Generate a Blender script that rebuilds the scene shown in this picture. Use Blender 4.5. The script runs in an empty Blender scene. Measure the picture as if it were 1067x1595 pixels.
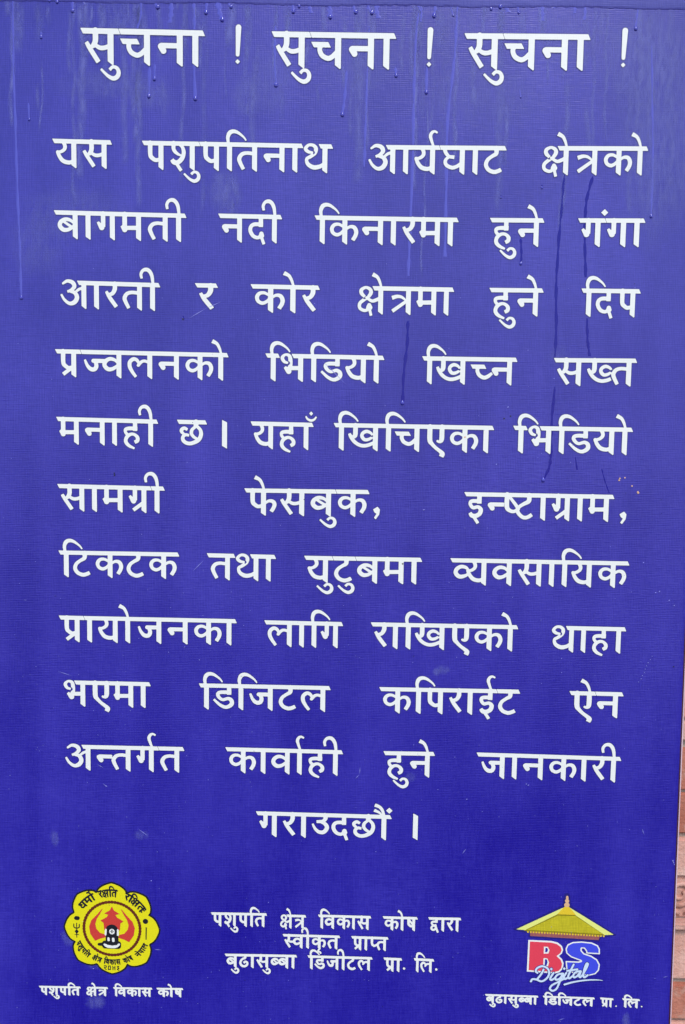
import bpy, bmesh, math, random
import numpy as np
from mathutils import Vector, Matrix
from mathutils.geometry import delaunay_2d_cdt

S = bpy.context.scene
COL = S.collection
random.seed(7)

# ------------------------------------------------------------------ camera
F, CX, CY = 1300.0, 533.5, 797.5           # focal length and centre in photo pixels
D0, Z0 = 0.78, 1.35
ROT = Matrix.Rotation(0.0128, 3, 'Z') @ Matrix.Rotation(math.radians(90 - 4.86), 3, 'X') @ Matrix.Rotation(0.0165, 3, 'Z')
fwd = ROT @ Vector((0, 0, -1))
CAMLOC = Vector((0, 0, Z0)) - fwd * D0
cam = bpy.data.cameras.new('camera')
cam.sensor_fit = 'VERTICAL'; cam.sensor_height = 36.0; cam.lens = 36.0 * F / 1595.0
cam.clip_start = 0.02; cam.clip_end = 100
camo = bpy.data.objects.new('camera', cam); COL.objects.link(camo)
camo.matrix_world = Matrix.Translation(CAMLOC) @ ROT.to_4x4()
S.camera = camo

# ------------------------------------------------------------------ light
SUN_EL, SUN_AZ = math.radians(53), math.radians(165)     # azimuth: sun stands in front of the sign
w = bpy.data.worlds.new('World'); S.world = w; w.use_nodes = True
nt = w.node_tree; nt.nodes.clear()
sky = nt.nodes.new('ShaderNodeTexSky'); sky.sky_type = 'NISHITA'; sky.sun_disc = False
sky.sun_elevation = SUN_EL; sky.sun_rotation = SUN_AZ
sky.air_density = 1.0; sky.dust_density = 0.8; sky.ozone_density = 1.0
bg = nt.nodes.new('ShaderNodeBackground'); bg.inputs['Strength'].default_value = 0.125
wo = nt.nodes.new('ShaderNodeOutputWorld')
nt.links.new(sky.outputs[0], bg.inputs[0]); nt.links.new(bg.outputs[0], wo.inputs[0])
sun = bpy.data.lights.new('sun', 'SUN'); sun.energy = 1.25; sun.angle = math.radians(14); sun.color = (1, .95, .88)
suno = bpy.data.objects.new('sun', sun); COL.objects.link(suno)
sd = Vector((math.sin(SUN_AZ) * math.cos(SUN_EL), math.cos(SUN_AZ) * math.cos(SUN_EL), math.sin(SUN_EL)))
suno.rotation_euler = sd.to_track_quat('Z', 'Y').to_euler()
suno.location = (0, -3, 4)
S.view_settings.view_transform = 'Standard'; S.view_settings.look = 'None'
S.view_settings.exposure = 0.87; S.view_settings.gamma = 1.0

# ------------------------------------------------------------------ the sign's plane
def P(px, py):
    """photo pixel -> (X, Z) on the plane of the sign (y = 0)"""
    d = ROT @ Vector(((px - CX) / F, -(py - CY) / F, -1))
    t = -CAMLOC.y / d.y
    p = CAMLOC + d * t
    return np.array((p.x, p.z))

def wave(x, z):
    """how far the stretched vinyl bellies out of its plane, metres (towards the viewer)"""
    return (0.0007 * math.sin(x * 7.1 + 1.0) * math.sin(z * 5.3)
            + 0.00022 * math.sin(x * 23.0 + z * 6.0) + 0.00016 * math.sin(z * 31.0 - x * 9.0))

def V3(q, off):
    return (q[0], -off - wave(q[0], q[1]), q[1])

# ------------------------------------------------------------------ materials
def nodes(name):
    m = bpy.data.materials.new(name); m.use_nodes = True
    t = m.node_tree; b = t.nodes['Principled BSDF']
    return m, t, b
def N(t, kind, **kw):
    n = t.nodes.new(kind)
    for k, v in kw.items():
        if hasattr(n, k): setattr(n, k, v)
        else: n.inputs[k].default_value = v
    return n
def L(t, a, b): t.links.new(a, b)

def weave(t, b, strength=.34, dist=.0003):
    """fine crossed threads of the banner cloth as relief; returns thread and blotch signals"""
    tc = N(t, 'ShaderNodeTexCoord')
    wx = N(t, 'ShaderNodeTexWave', bands_direction='X'); wx.inputs['Scale'].default_value = 205
    wx.inputs['Distortion'].default_value = 1.2; wx.inputs['Detail'].default_value = 2; wx.inputs['Detail Scale'].default_value = 3
    wz = N(t, 'ShaderNodeTexWave', bands_direction='Z'); wz.inputs['Scale'].default_value = 187
    wz.inputs['Distortion'].default_value = 1.2; wz.inputs['Detail'].default_value = 2; wz.inputs['Detail Scale'].default_value = 3
    mp = N(t, 'ShaderNodeMapping'); mp.inputs['Scale'].default_value = (760, 760, 95)
    L(t, tc.outputs['Object'], mp.inputs[0])
    ng = N(t, 'ShaderNodeTexNoise'); ng.inputs['Scale'].default_value = 1.0; ng.inputs['Detail'].default_value = 3
    L(t, mp.outputs[0], ng.inputs[0])
    mp2 = N(t, 'ShaderNodeMapping'); mp2.inputs['Scale'].default_value = (110, 760, 760)
    L(t, tc.outputs['Object'], mp2.inputs[0])
    ng2 = N(t, 'ShaderNodeTexNoise'); ng2.inputs['Scale'].default_value = 1.0; ng2.inputs['Detail'].default_value = 3
    L(t, mp2.outputs[0], ng2.inputs[0])
    nb = N(t, 'ShaderNodeTexNoise'); nb.inputs['Scale'].default_value = 9; nb.inputs['Detail'].default_value = 5
    L(t, tc.outputs['Object'], nb.inputs[0])
    for q in (wx, wz): L(t, tc.outputs['Object'], q.inputs[0])
    def math_(op, a, c):
        n = N(t, 'ShaderNodeMath', operation=op)
        for i, v in enumerate((a, c)):
            if hasattr(v, 'links'): L(t, v, n.inputs[i])
            else: n.inputs[i].default_value = v
        return n.outputs[0]
    # where each set of threads shows differs from place to place
    kx = math_('MULTIPLY', wx.outputs['Fac'], math_('MULTIPLY', nb.outputs['Fac'], .7))
    inv = math_('SUBTRACT', 1.0, nb.outputs['Fac'])
    kz = math_('MULTIPLY', wz.outputs['Fac'], math_('MULTIPLY', inv, .7))
    s = math_('ADD', kx, kz)
    s2 = math_('ADD', math_('MULTIPLY', ng.outputs['Fac'], 1.6), math_('MULTIPLY', math_('MULTIPLY', ng2.outputs['Fac'], nb.outputs['Fac']), 2.6))
    tot = math_('ADD', s, s2)
    bp = N(t, 'ShaderNodeBump'); bp.inputs['Strength'].default_value = strength; bp.inputs['Distance'].default_value = dist
    L(t, tot, bp.inputs['Height']); L(t, bp.outputs[0], b.inputs['Normal'])
    return tc, tot, nb, math_

def vinyl(name, base, dusty, rough=.42):
    m, t, b = nodes(name)
    tc, tot, nb, math_ = weave(t, b)
    # worn pigment and dust film in patches and along the threads
    big = N(t, 'ShaderNodeTexNoise'); big.inputs['Scale'].default_value = 4.5; big.inputs['Detail'].default_value = 7; big.inputs['Roughness'].default_value = .62
    L(t, tc.outputs['Object'], big.inputs[0])
    mp = N(t, 'ShaderNodeMapping'); mp.inputs['Scale'].default_value = (26, 10, 2.2); L(t, tc.outputs['Object'], mp.inputs[0])
    run = N(t, 'ShaderNodeTexNoise'); run.inputs['Scale'].default_value = 1; run.inputs['Detail'].default_value = 4; L(t, mp.outputs[0], run.inputs[0])
    a = math_('MULTIPLY', big.outputs['Fac'], run.outputs['Fac'])
    r = N(t, 'ShaderNodeMapRange'); r.inputs['From Min'].default_value = .17; r.inputs['From Max'].default_value = .42
    L(t, a, r.inputs[0])
    th = N(t, 'ShaderNodeMapRange'); th.inputs['From Min'].default_value = 1.4; th.inputs['From Max'].default_value = 2.7; L(t, tot, th.inputs[0])
    f = math_('MULTIPLY', r.outputs[0], .34)
    f2 = math_('MULTIPLY', th.outputs[0], .42)
    f3 = math_('ADD', f, f2)
    mx = N(t, 'ShaderNodeMixRGB'); mx.inputs[1].default_value = (*base, 1); mx.inputs[2].default_value = (*dusty, 1)
    L(t, f3, mx.inputs[0]); L(t, mx.outputs[0], b.inputs['Base Color'])
    rr = N(t, 'ShaderNodeMapRange'); rr.inputs['To Min'].default_value = rough - .06; rr.inputs['To Max'].default_value = rough + .10
    L(t, big.outputs['Fac'], rr.inputs[0]); L(t, rr.outputs[0], b.inputs['Roughness'])
    b.inputs['Specular IOR Level'].default_value = .7
    return m

def ink(name, base, rough=.42, var=.02, strength=.10):
    m, t, b = nodes(name)
    tc, tot, nb, math_ = weave(t, b, strength=strength)
    mx = N(t, 'ShaderNodeMixRGB'); mx.blend_type = 'MIX'
    mx.inputs[1].default_value = (*[max(0, c * (1 - var * 1.5)) for c in base], 1)
    mx.inputs[2].default_value = (*[min(1, c * (1 + var)) for c in base], 1)
    r = N(t, 'ShaderNodeMapRange'); r.inputs['From Min'].default_value = 1.4; r.inputs['From Max'].default_value = 2.7; L(t, tot, r.inputs[0])
    L(t, r.outputs[0], mx.inputs[0]); L(t, mx.outputs[0], b.inputs['Base Color'])
    b.inputs['Roughness'].default_value = rough
    return m

M = {}
M['vinyl'] = vinyl('blue_vinyl', (.0085, .0030, .28), (.056, .044, .49), .36)
M['hem'] = vinyl('dusty_hem_vinyl', (.022, .019, .30), (.09, .088, .48), .38)
M['white'] = ink('white_ink', (.86, .86, .82))
M['navy'] = ink('navy_edge_ink', (.016, .012, .19))
M['yellow'] = ink('yellow_ink', (.80, .72, .010))
M['black'] = ink('black_ink', (.012, .012, .02))
M['red'] = ink('red_ink', (.62, .05, .04))
M['maroon'] = ink('maroon_ink', (.13, .022, .012))
M['logo_red'] = ink('logo_red_ink', (.78, .055, .095))
M['logo_blue'] = ink('logo_blue_ink', (.055, .075, .72))
M['olive'] = ink('olive_ink', (.58, .50, .02), var=.15)
M['lime'] = ink('pale_lime_ink', (.80, .82, .22))
M['gold'] = ink('gold_ink', (.80, .56, .03))
M['peach'] = ink('peach_ink', (.75, .45, .25))
M['brick_ink'] = ink('brown_pink_ink', (.38, .12, .12), var=.2)
M['pale_blue'] = ink('pale_blue_ink', (.62, .74, .90))

# ------------------------------------------------------------------ object helpers
def link(o, parent=None):
    COL.objects.link(o)
    if parent is not None: o.parent = parent
    return o
def mesh_obj(name, verts, faces, mats, parent=None, midx=None, smooth=False):
    me = bpy.data.meshes.new(name)
    me.from_pydata([tuple(v) for v in verts], [], faces)
    for m in (mats if isinstance(mats, (list, tuple)) else [mats]): me.materials.append(m)
    if midx is not None: me.polygons.foreach_set('material_index', midx)
    if smooth: me.polygons.foreach_set('use_smooth', [True] * len(me.polygons))
    me.update()
    return link(bpy.data.objects.new(name, me), parent)
def thing(name, label, cat, loc=(0, 0, 0)):
    o = bpy.data.objects.new(name, None); o.empty_display_size = .1; o.location = loc
    o['label'] = label; o['category'] = cat
    return link(o)

# ------------------------------------------------------------------ 2-D drawing by distance field
def catmull(pts, n=6):
    pts = [np.array(p, float) for p in pts]
    if len(pts) < 3: return pts
    out = []
    ext = [2 * pts[0] - pts[1]] + pts + [2 * pts[-1] - pts[-2]]
    for i in range(1, len(ext) - 2):
        p0, p1, p2, p3 = ext[i - 1:i + 3]
        for k in range(n):
            t = k / n
            q = .5 * ((2 * p1) + (-p0 + p2) * t + (2 * p0 - 5 * p1 + 4 * p2 - p3) * t * t + (-p0 + 3 * p1 - 3 * p2 + p3) * t ** 3)
            out.append(q)
    out.append(pts[-1])
    return out

class Field:
    def __init__(s, x0, y0, x1, y1, step=2.5):
        s.x0, s.y0, s.st = x0, y0, step
        s.nx = int((x1 - x0) / step) + 2; s.ny = int((y1 - y0) / step) + 2
        s.X, s.Y = np.meshgrid(x0 + step * np.arange(s.nx), y0 + step * np.arange(s.ny))
        s.d = np.full((s.ny, s.nx), 60.0)
    def win(s, xa, ya, xb, yb, pad=26):
        i0 = max(0, int((xa - pad - s.x0) / s.st)); i1 = min(s.nx, int((xb + pad - s.x0) / s.st) + 2)
        j0 = max(0, int((ya - pad - s.y0) / s.st)); j1 = min(s.ny, int((yb + pad - s.y0) / s.st) + 2)
        return slice(j0, j1), slice(i0, i1)
    def stroke_d(s, pts, wn, smooth=True, flat=True):
        pts = [(p[0], p[1], p[2] if len(p) > 2 else 20) for p in pts]
        c = catmull(pts) if smooth and len(pts) > 2 else [np.array(p, float) for p in pts]
        X, Y = s.X[wn], s.Y[wn]
        f = np.full(X.shape, 60.0)
        for a, b in zip(c[:-1], c[1:]):
            vx, vy = b[0] - a[0], b[1] - a[1]; L2 = vx * vx + vy * vy + 1e-9
            t = np.clip(((X - a[0]) * vx + (Y - a[1]) * vy) / L2, 0, 1)
            dd = np.hypot(X - a[0] - t * vx, Y - a[1] - t * vy) - .5 * (a[2] + t * (b[2] - a[2]))
            np.minimum(f, dd, out=f)
        if flat:
            ends = ((c[0], c[1]), (c[-1], c[-2]))
            if flat is not True: ends = [e for e, k in zip(ends, flat) if k]
            for a, b in ends:
                vx, vy = a[0] - b[0], a[1] - b[1]; l = math.hypot(vx, vy) + 1e-9
                pl = ((X - a[0]) * vx + (Y - a[1]) * vy) / l - .10 * a[2]
                near = np.hypot(X - a[0], Y - a[1]) < .75 * a[2] + 3
                f = np.where(near, np.maximum(f, pl), f)
        return f
    def stroke(s, pts, smooth=True, flat=True):
        xs = [p[0] for p in pts]; ys = [p[1] for p in pts]
        wn = s.win(min(xs), min(ys), max(xs), max(ys), 40)
        f = s.stroke_d(pts, wn, smooth, flat)
        s.d[wn] = np.minimum(s.d[wn], f)
    def poly_d(s, pts, wn):
        X, Y = s.X[wn], s.Y[wn]
        dist = np.full(X.shape, 1e9); ins = np.zeros(X.shape, bool)
        n = len(pts)
        for i in range(n):
            ax, ay = pts[i][:2]; bx, by = pts[(i + 1) % n][:2]
            vx, vy = bx - ax, by - ay; L2 = vx * vx + vy * vy + 1e-9
            t = np.clip(((X - ax) * vx + (Y - ay) * vy) / L2, 0, 1)
            dist = np.minimum(dist, np.hypot(X - ax - t * vx, Y - ay - t * vy))
            c = ((ay > Y) != (by > Y))
            with np.errstate(divide='ignore', invalid='ignore'):
                xi = ax + (Y - ay) * vx / (vy if vy != 0 else 1e-9)
            ins ^= c & (X < xi)
        return np.where(ins, -dist, dist)
    def poly(s, pts):
        xs = [p[0] for p in pts]; ys = [p[1] for p in pts]
        wn = s.win(min(xs), min(ys), max(xs), max(ys), 40)
        s.d[wn] = np.minimum(s.d[wn], s.poly_d(pts, wn))
    def cut(s, pts, w):
        wn = s.win(min(p[0] for p in pts), min(p[1] for p in pts), max(p[0] for p in pts), max(p[1] for p in pts), 20)
        f = s.stroke_d([(p[0], p[1], w) for p in pts], wn, False, False)
        s.d[wn] = np.maximum(s.d[wn], -f)
    def cut_poly(s, pts):
        wn = s.win(min(p[0] for p in pts), min(p[1] for p in pts), max(p[0] for p in pts), max(p[1] for p in pts), 20)
        s.d[wn] = np.maximum(s.d[wn], -s.poly_d(pts, wn))
    def loops(s, level=0.0, maxseg=60.0, eps=.3):
        g = s.d - level
        g = np.pad(g, 1, constant_values=50.0)
        g[np.abs(g) < 1e-6] = 1e-6
        ins = g < 0
        code = ins[:-1, :-1] * 1 + ins[:-1, 1:] * 2 + ins[1:, 1:] * 4 + ins[1:, :-1] * 8
        js, is_ = np.nonzero((code > 0) & (code < 15))
        nxt = {}
        def ept(e):
            k, j, i = e
            if k == 0: a, b = g[j, i], g[j, i + 1]; t = a / (a - b); return (i + t, j)
            a, b = g[j, i], g[j + 1, i]; t = a / (a - b); return (i, j + t)
        # oriented so that the inside lies on one fixed side
        T = {1: [(3, 0)], 2: [(0, 1)], 3: [(3, 1)], 4: [(1, 2)], 6: [(0, 2)], 7: [(3, 2)], 8: [(2, 3)], 9: [(2, 0)],
             11: [(2, 1)], 12: [(1, 3)], 13: [(1, 0)], 14: [(0, 3)], 5: [(3, 0), (1, 2)], 10: [(0, 1), (2, 3)]}
        for j, i in zip(js.tolist(), is_.tolist()):
            E = {0: (0, j, i), 1: (1, j, i + 1), 2: (0, j + 1, i), 3: (1, j, i)}
            for a, b in T[int(code[j, i])]:
                nxt.setdefault(E[a], []).append(E[b])
        out = []
        while nxt:
            st = next(iter(nxt)); cur = st; lp = []
            while cur in nxt:
                lp.append(ept(cur)); l = nxt[cur]; n2 = l.pop()
                if not l: del nxt[cur]
                cur = n2
            if len(lp) >= 6:
                p = np.array(lp); p = (p - 1) * s.st + np.array((s.x0, s.y0))
                p = simplify(p, eps, maxseg)
                if len(p) >= 3: out.append(p)
        return out

def rdp(p, eps):
    keep = np.zeros(len(p), bool); keep[0] = keep[-1] = True
    st = [(0, len(p) - 1)]
    while st:
        a, b = st.pop()
        if b - a < 2: continue
        v = p[b] - p[a]; l = np.hypot(*v)
        q = p[a + 1:b] - p[a]
        d = np.hypot(q[:, 0], q[:, 1]) if l < 1e-9 else np.abs(q[:, 0] * v[1] - q[:, 1] * v[0]) / l
        k = int(np.argmax(d))
        if d[k] > eps: keep[a + 1 + k] = True; st += [(a, a + 1 + k), (a + 1 + k, b)]
    return p[keep]
def simplify(p, eps, maxseg):
    k = int(np.argmax(np.hypot(*(p - p[0]).T)))
    q = np.vstack([rdp(p[:k + 1], eps)[:-1], rdp(np.vstack([p[k:], p[:1]]), eps)[:-1]])
    out = []
    for a, b in zip(q, np.roll(q, -1, 0)):
        n = max(1, int(math.ceil(np.hypot(*(b - a)) / maxseg)))
        for i in range(n): out.append(a + (b - a) * i / n)
    return np.array(out)

def fill(loops):
    """triangles of the even-odd area inside the loops"""
    vs, es = [], []
    for l in loops:
        n0 = len(vs); vs += [Vector((float(a), float(b))) for a, b in l]
        es += [(n0 + i, n0 + (i + 1) % len(l)) for i in range(len(l))]
    if not vs: return [], []
    v, e, f, *_ = delaunay_2d_cdt(vs, es, [], 1, 1e-4)
    v = [(q.x, q.y) for q in v]; f = [list(q) for q in f]
    c = np.array([[sum(v[k][0] for k in t) / 3, sum(v[k][1] for k in t) / 3] for t in f])
    ins = np.zeros(len(f), bool)
    for l in loops:
        a = l; b = np.roll(l, -1, 0)
        for (ax, ay), (bx, by) in zip(a, b):
            if ay == by: continue
            k = (ay > c[:, 1]) != (by > c[:, 1])
            ins ^= k & (c[:, 0] < ax + (c[:, 1] - ay) * (bx - ax) / (by - ay))
    return v, [t for t, q in zip(f, ins) if q]

class Print:
    """flat printed shapes gathered into one mesh"""
    def __init__(s): s.v, s.f, s.m = [], [], []; s.mats = []
    def add(s, loops, mapf, off, mat):
        v, f = fill(loops)
        if mat not in s.mats: s.mats.append(mat)
        k = s.mats.index(mat); n0 = len(s.v)
        q = [mapf(a, b) for a, b in v]
        s.v += [V3(x, off) for x in q]
        for t in f:
            ar = sum(q[t[i]][0] * q[t[(i + 1) % len(t)]][1] - q[t[(i + 1) % len(t)]][0] * q[t[i]][1] for i in range(len(t)))
            if ar < 0: t = t[::-1]
            s.f.append([n0 + i for i in t]); s.m.append(k)
    def build(s, name, parent):
        return mesh_obj(name, s.v, s.f, [M[k] for k in s.mats], parent, s.m)

# ------------------------------------------------------------------ the alphabet (units: quarter photo pixels, y down from the head line)
def ring(pts): return pts
VA = [(106, 74, 14), (88, 58, 21), (58, 54, 24), (32, 71, 26), (27, 96, 27), (48, 118, 27), (78, 116, 23), (106, 98, 20)]
U = [(-5, 197, 17), (10, 184, 16), (31, 188, 18), (41, 208, 21), (34, 229, 23), (13, 239, 21), (-12, 229, 17), (-34, 211, 14), (-50, 195, 12)]
E_ = [(2, 4, 14), (-9, -30, 18), (-25, -57, 21), (-52, -72, 26)]
KHB = [(20, 66, 18), (30, 88, 22), (50, 115, 23), (76, 134, 23), (106, 142, 23), (138, 137, 23)]
KHL = [(163, 72, 14), (149, 57, 18), (125, 50, 22), (103, 62, 22), (98, 82, 22), (114, 102, 22), (138, 101, 20), (164, 86, 16)]
KHT = [(57, 12, 29), (57, 68, 29), (50, 84, 25), (38, 86, 20), (27, 76, 14)]
JA = [[(30, 62, 14), (46, 99, 21), (69, 121, 26), (94, 119, 27), (103, 95, 26), (92, 66, 22)]]
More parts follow.
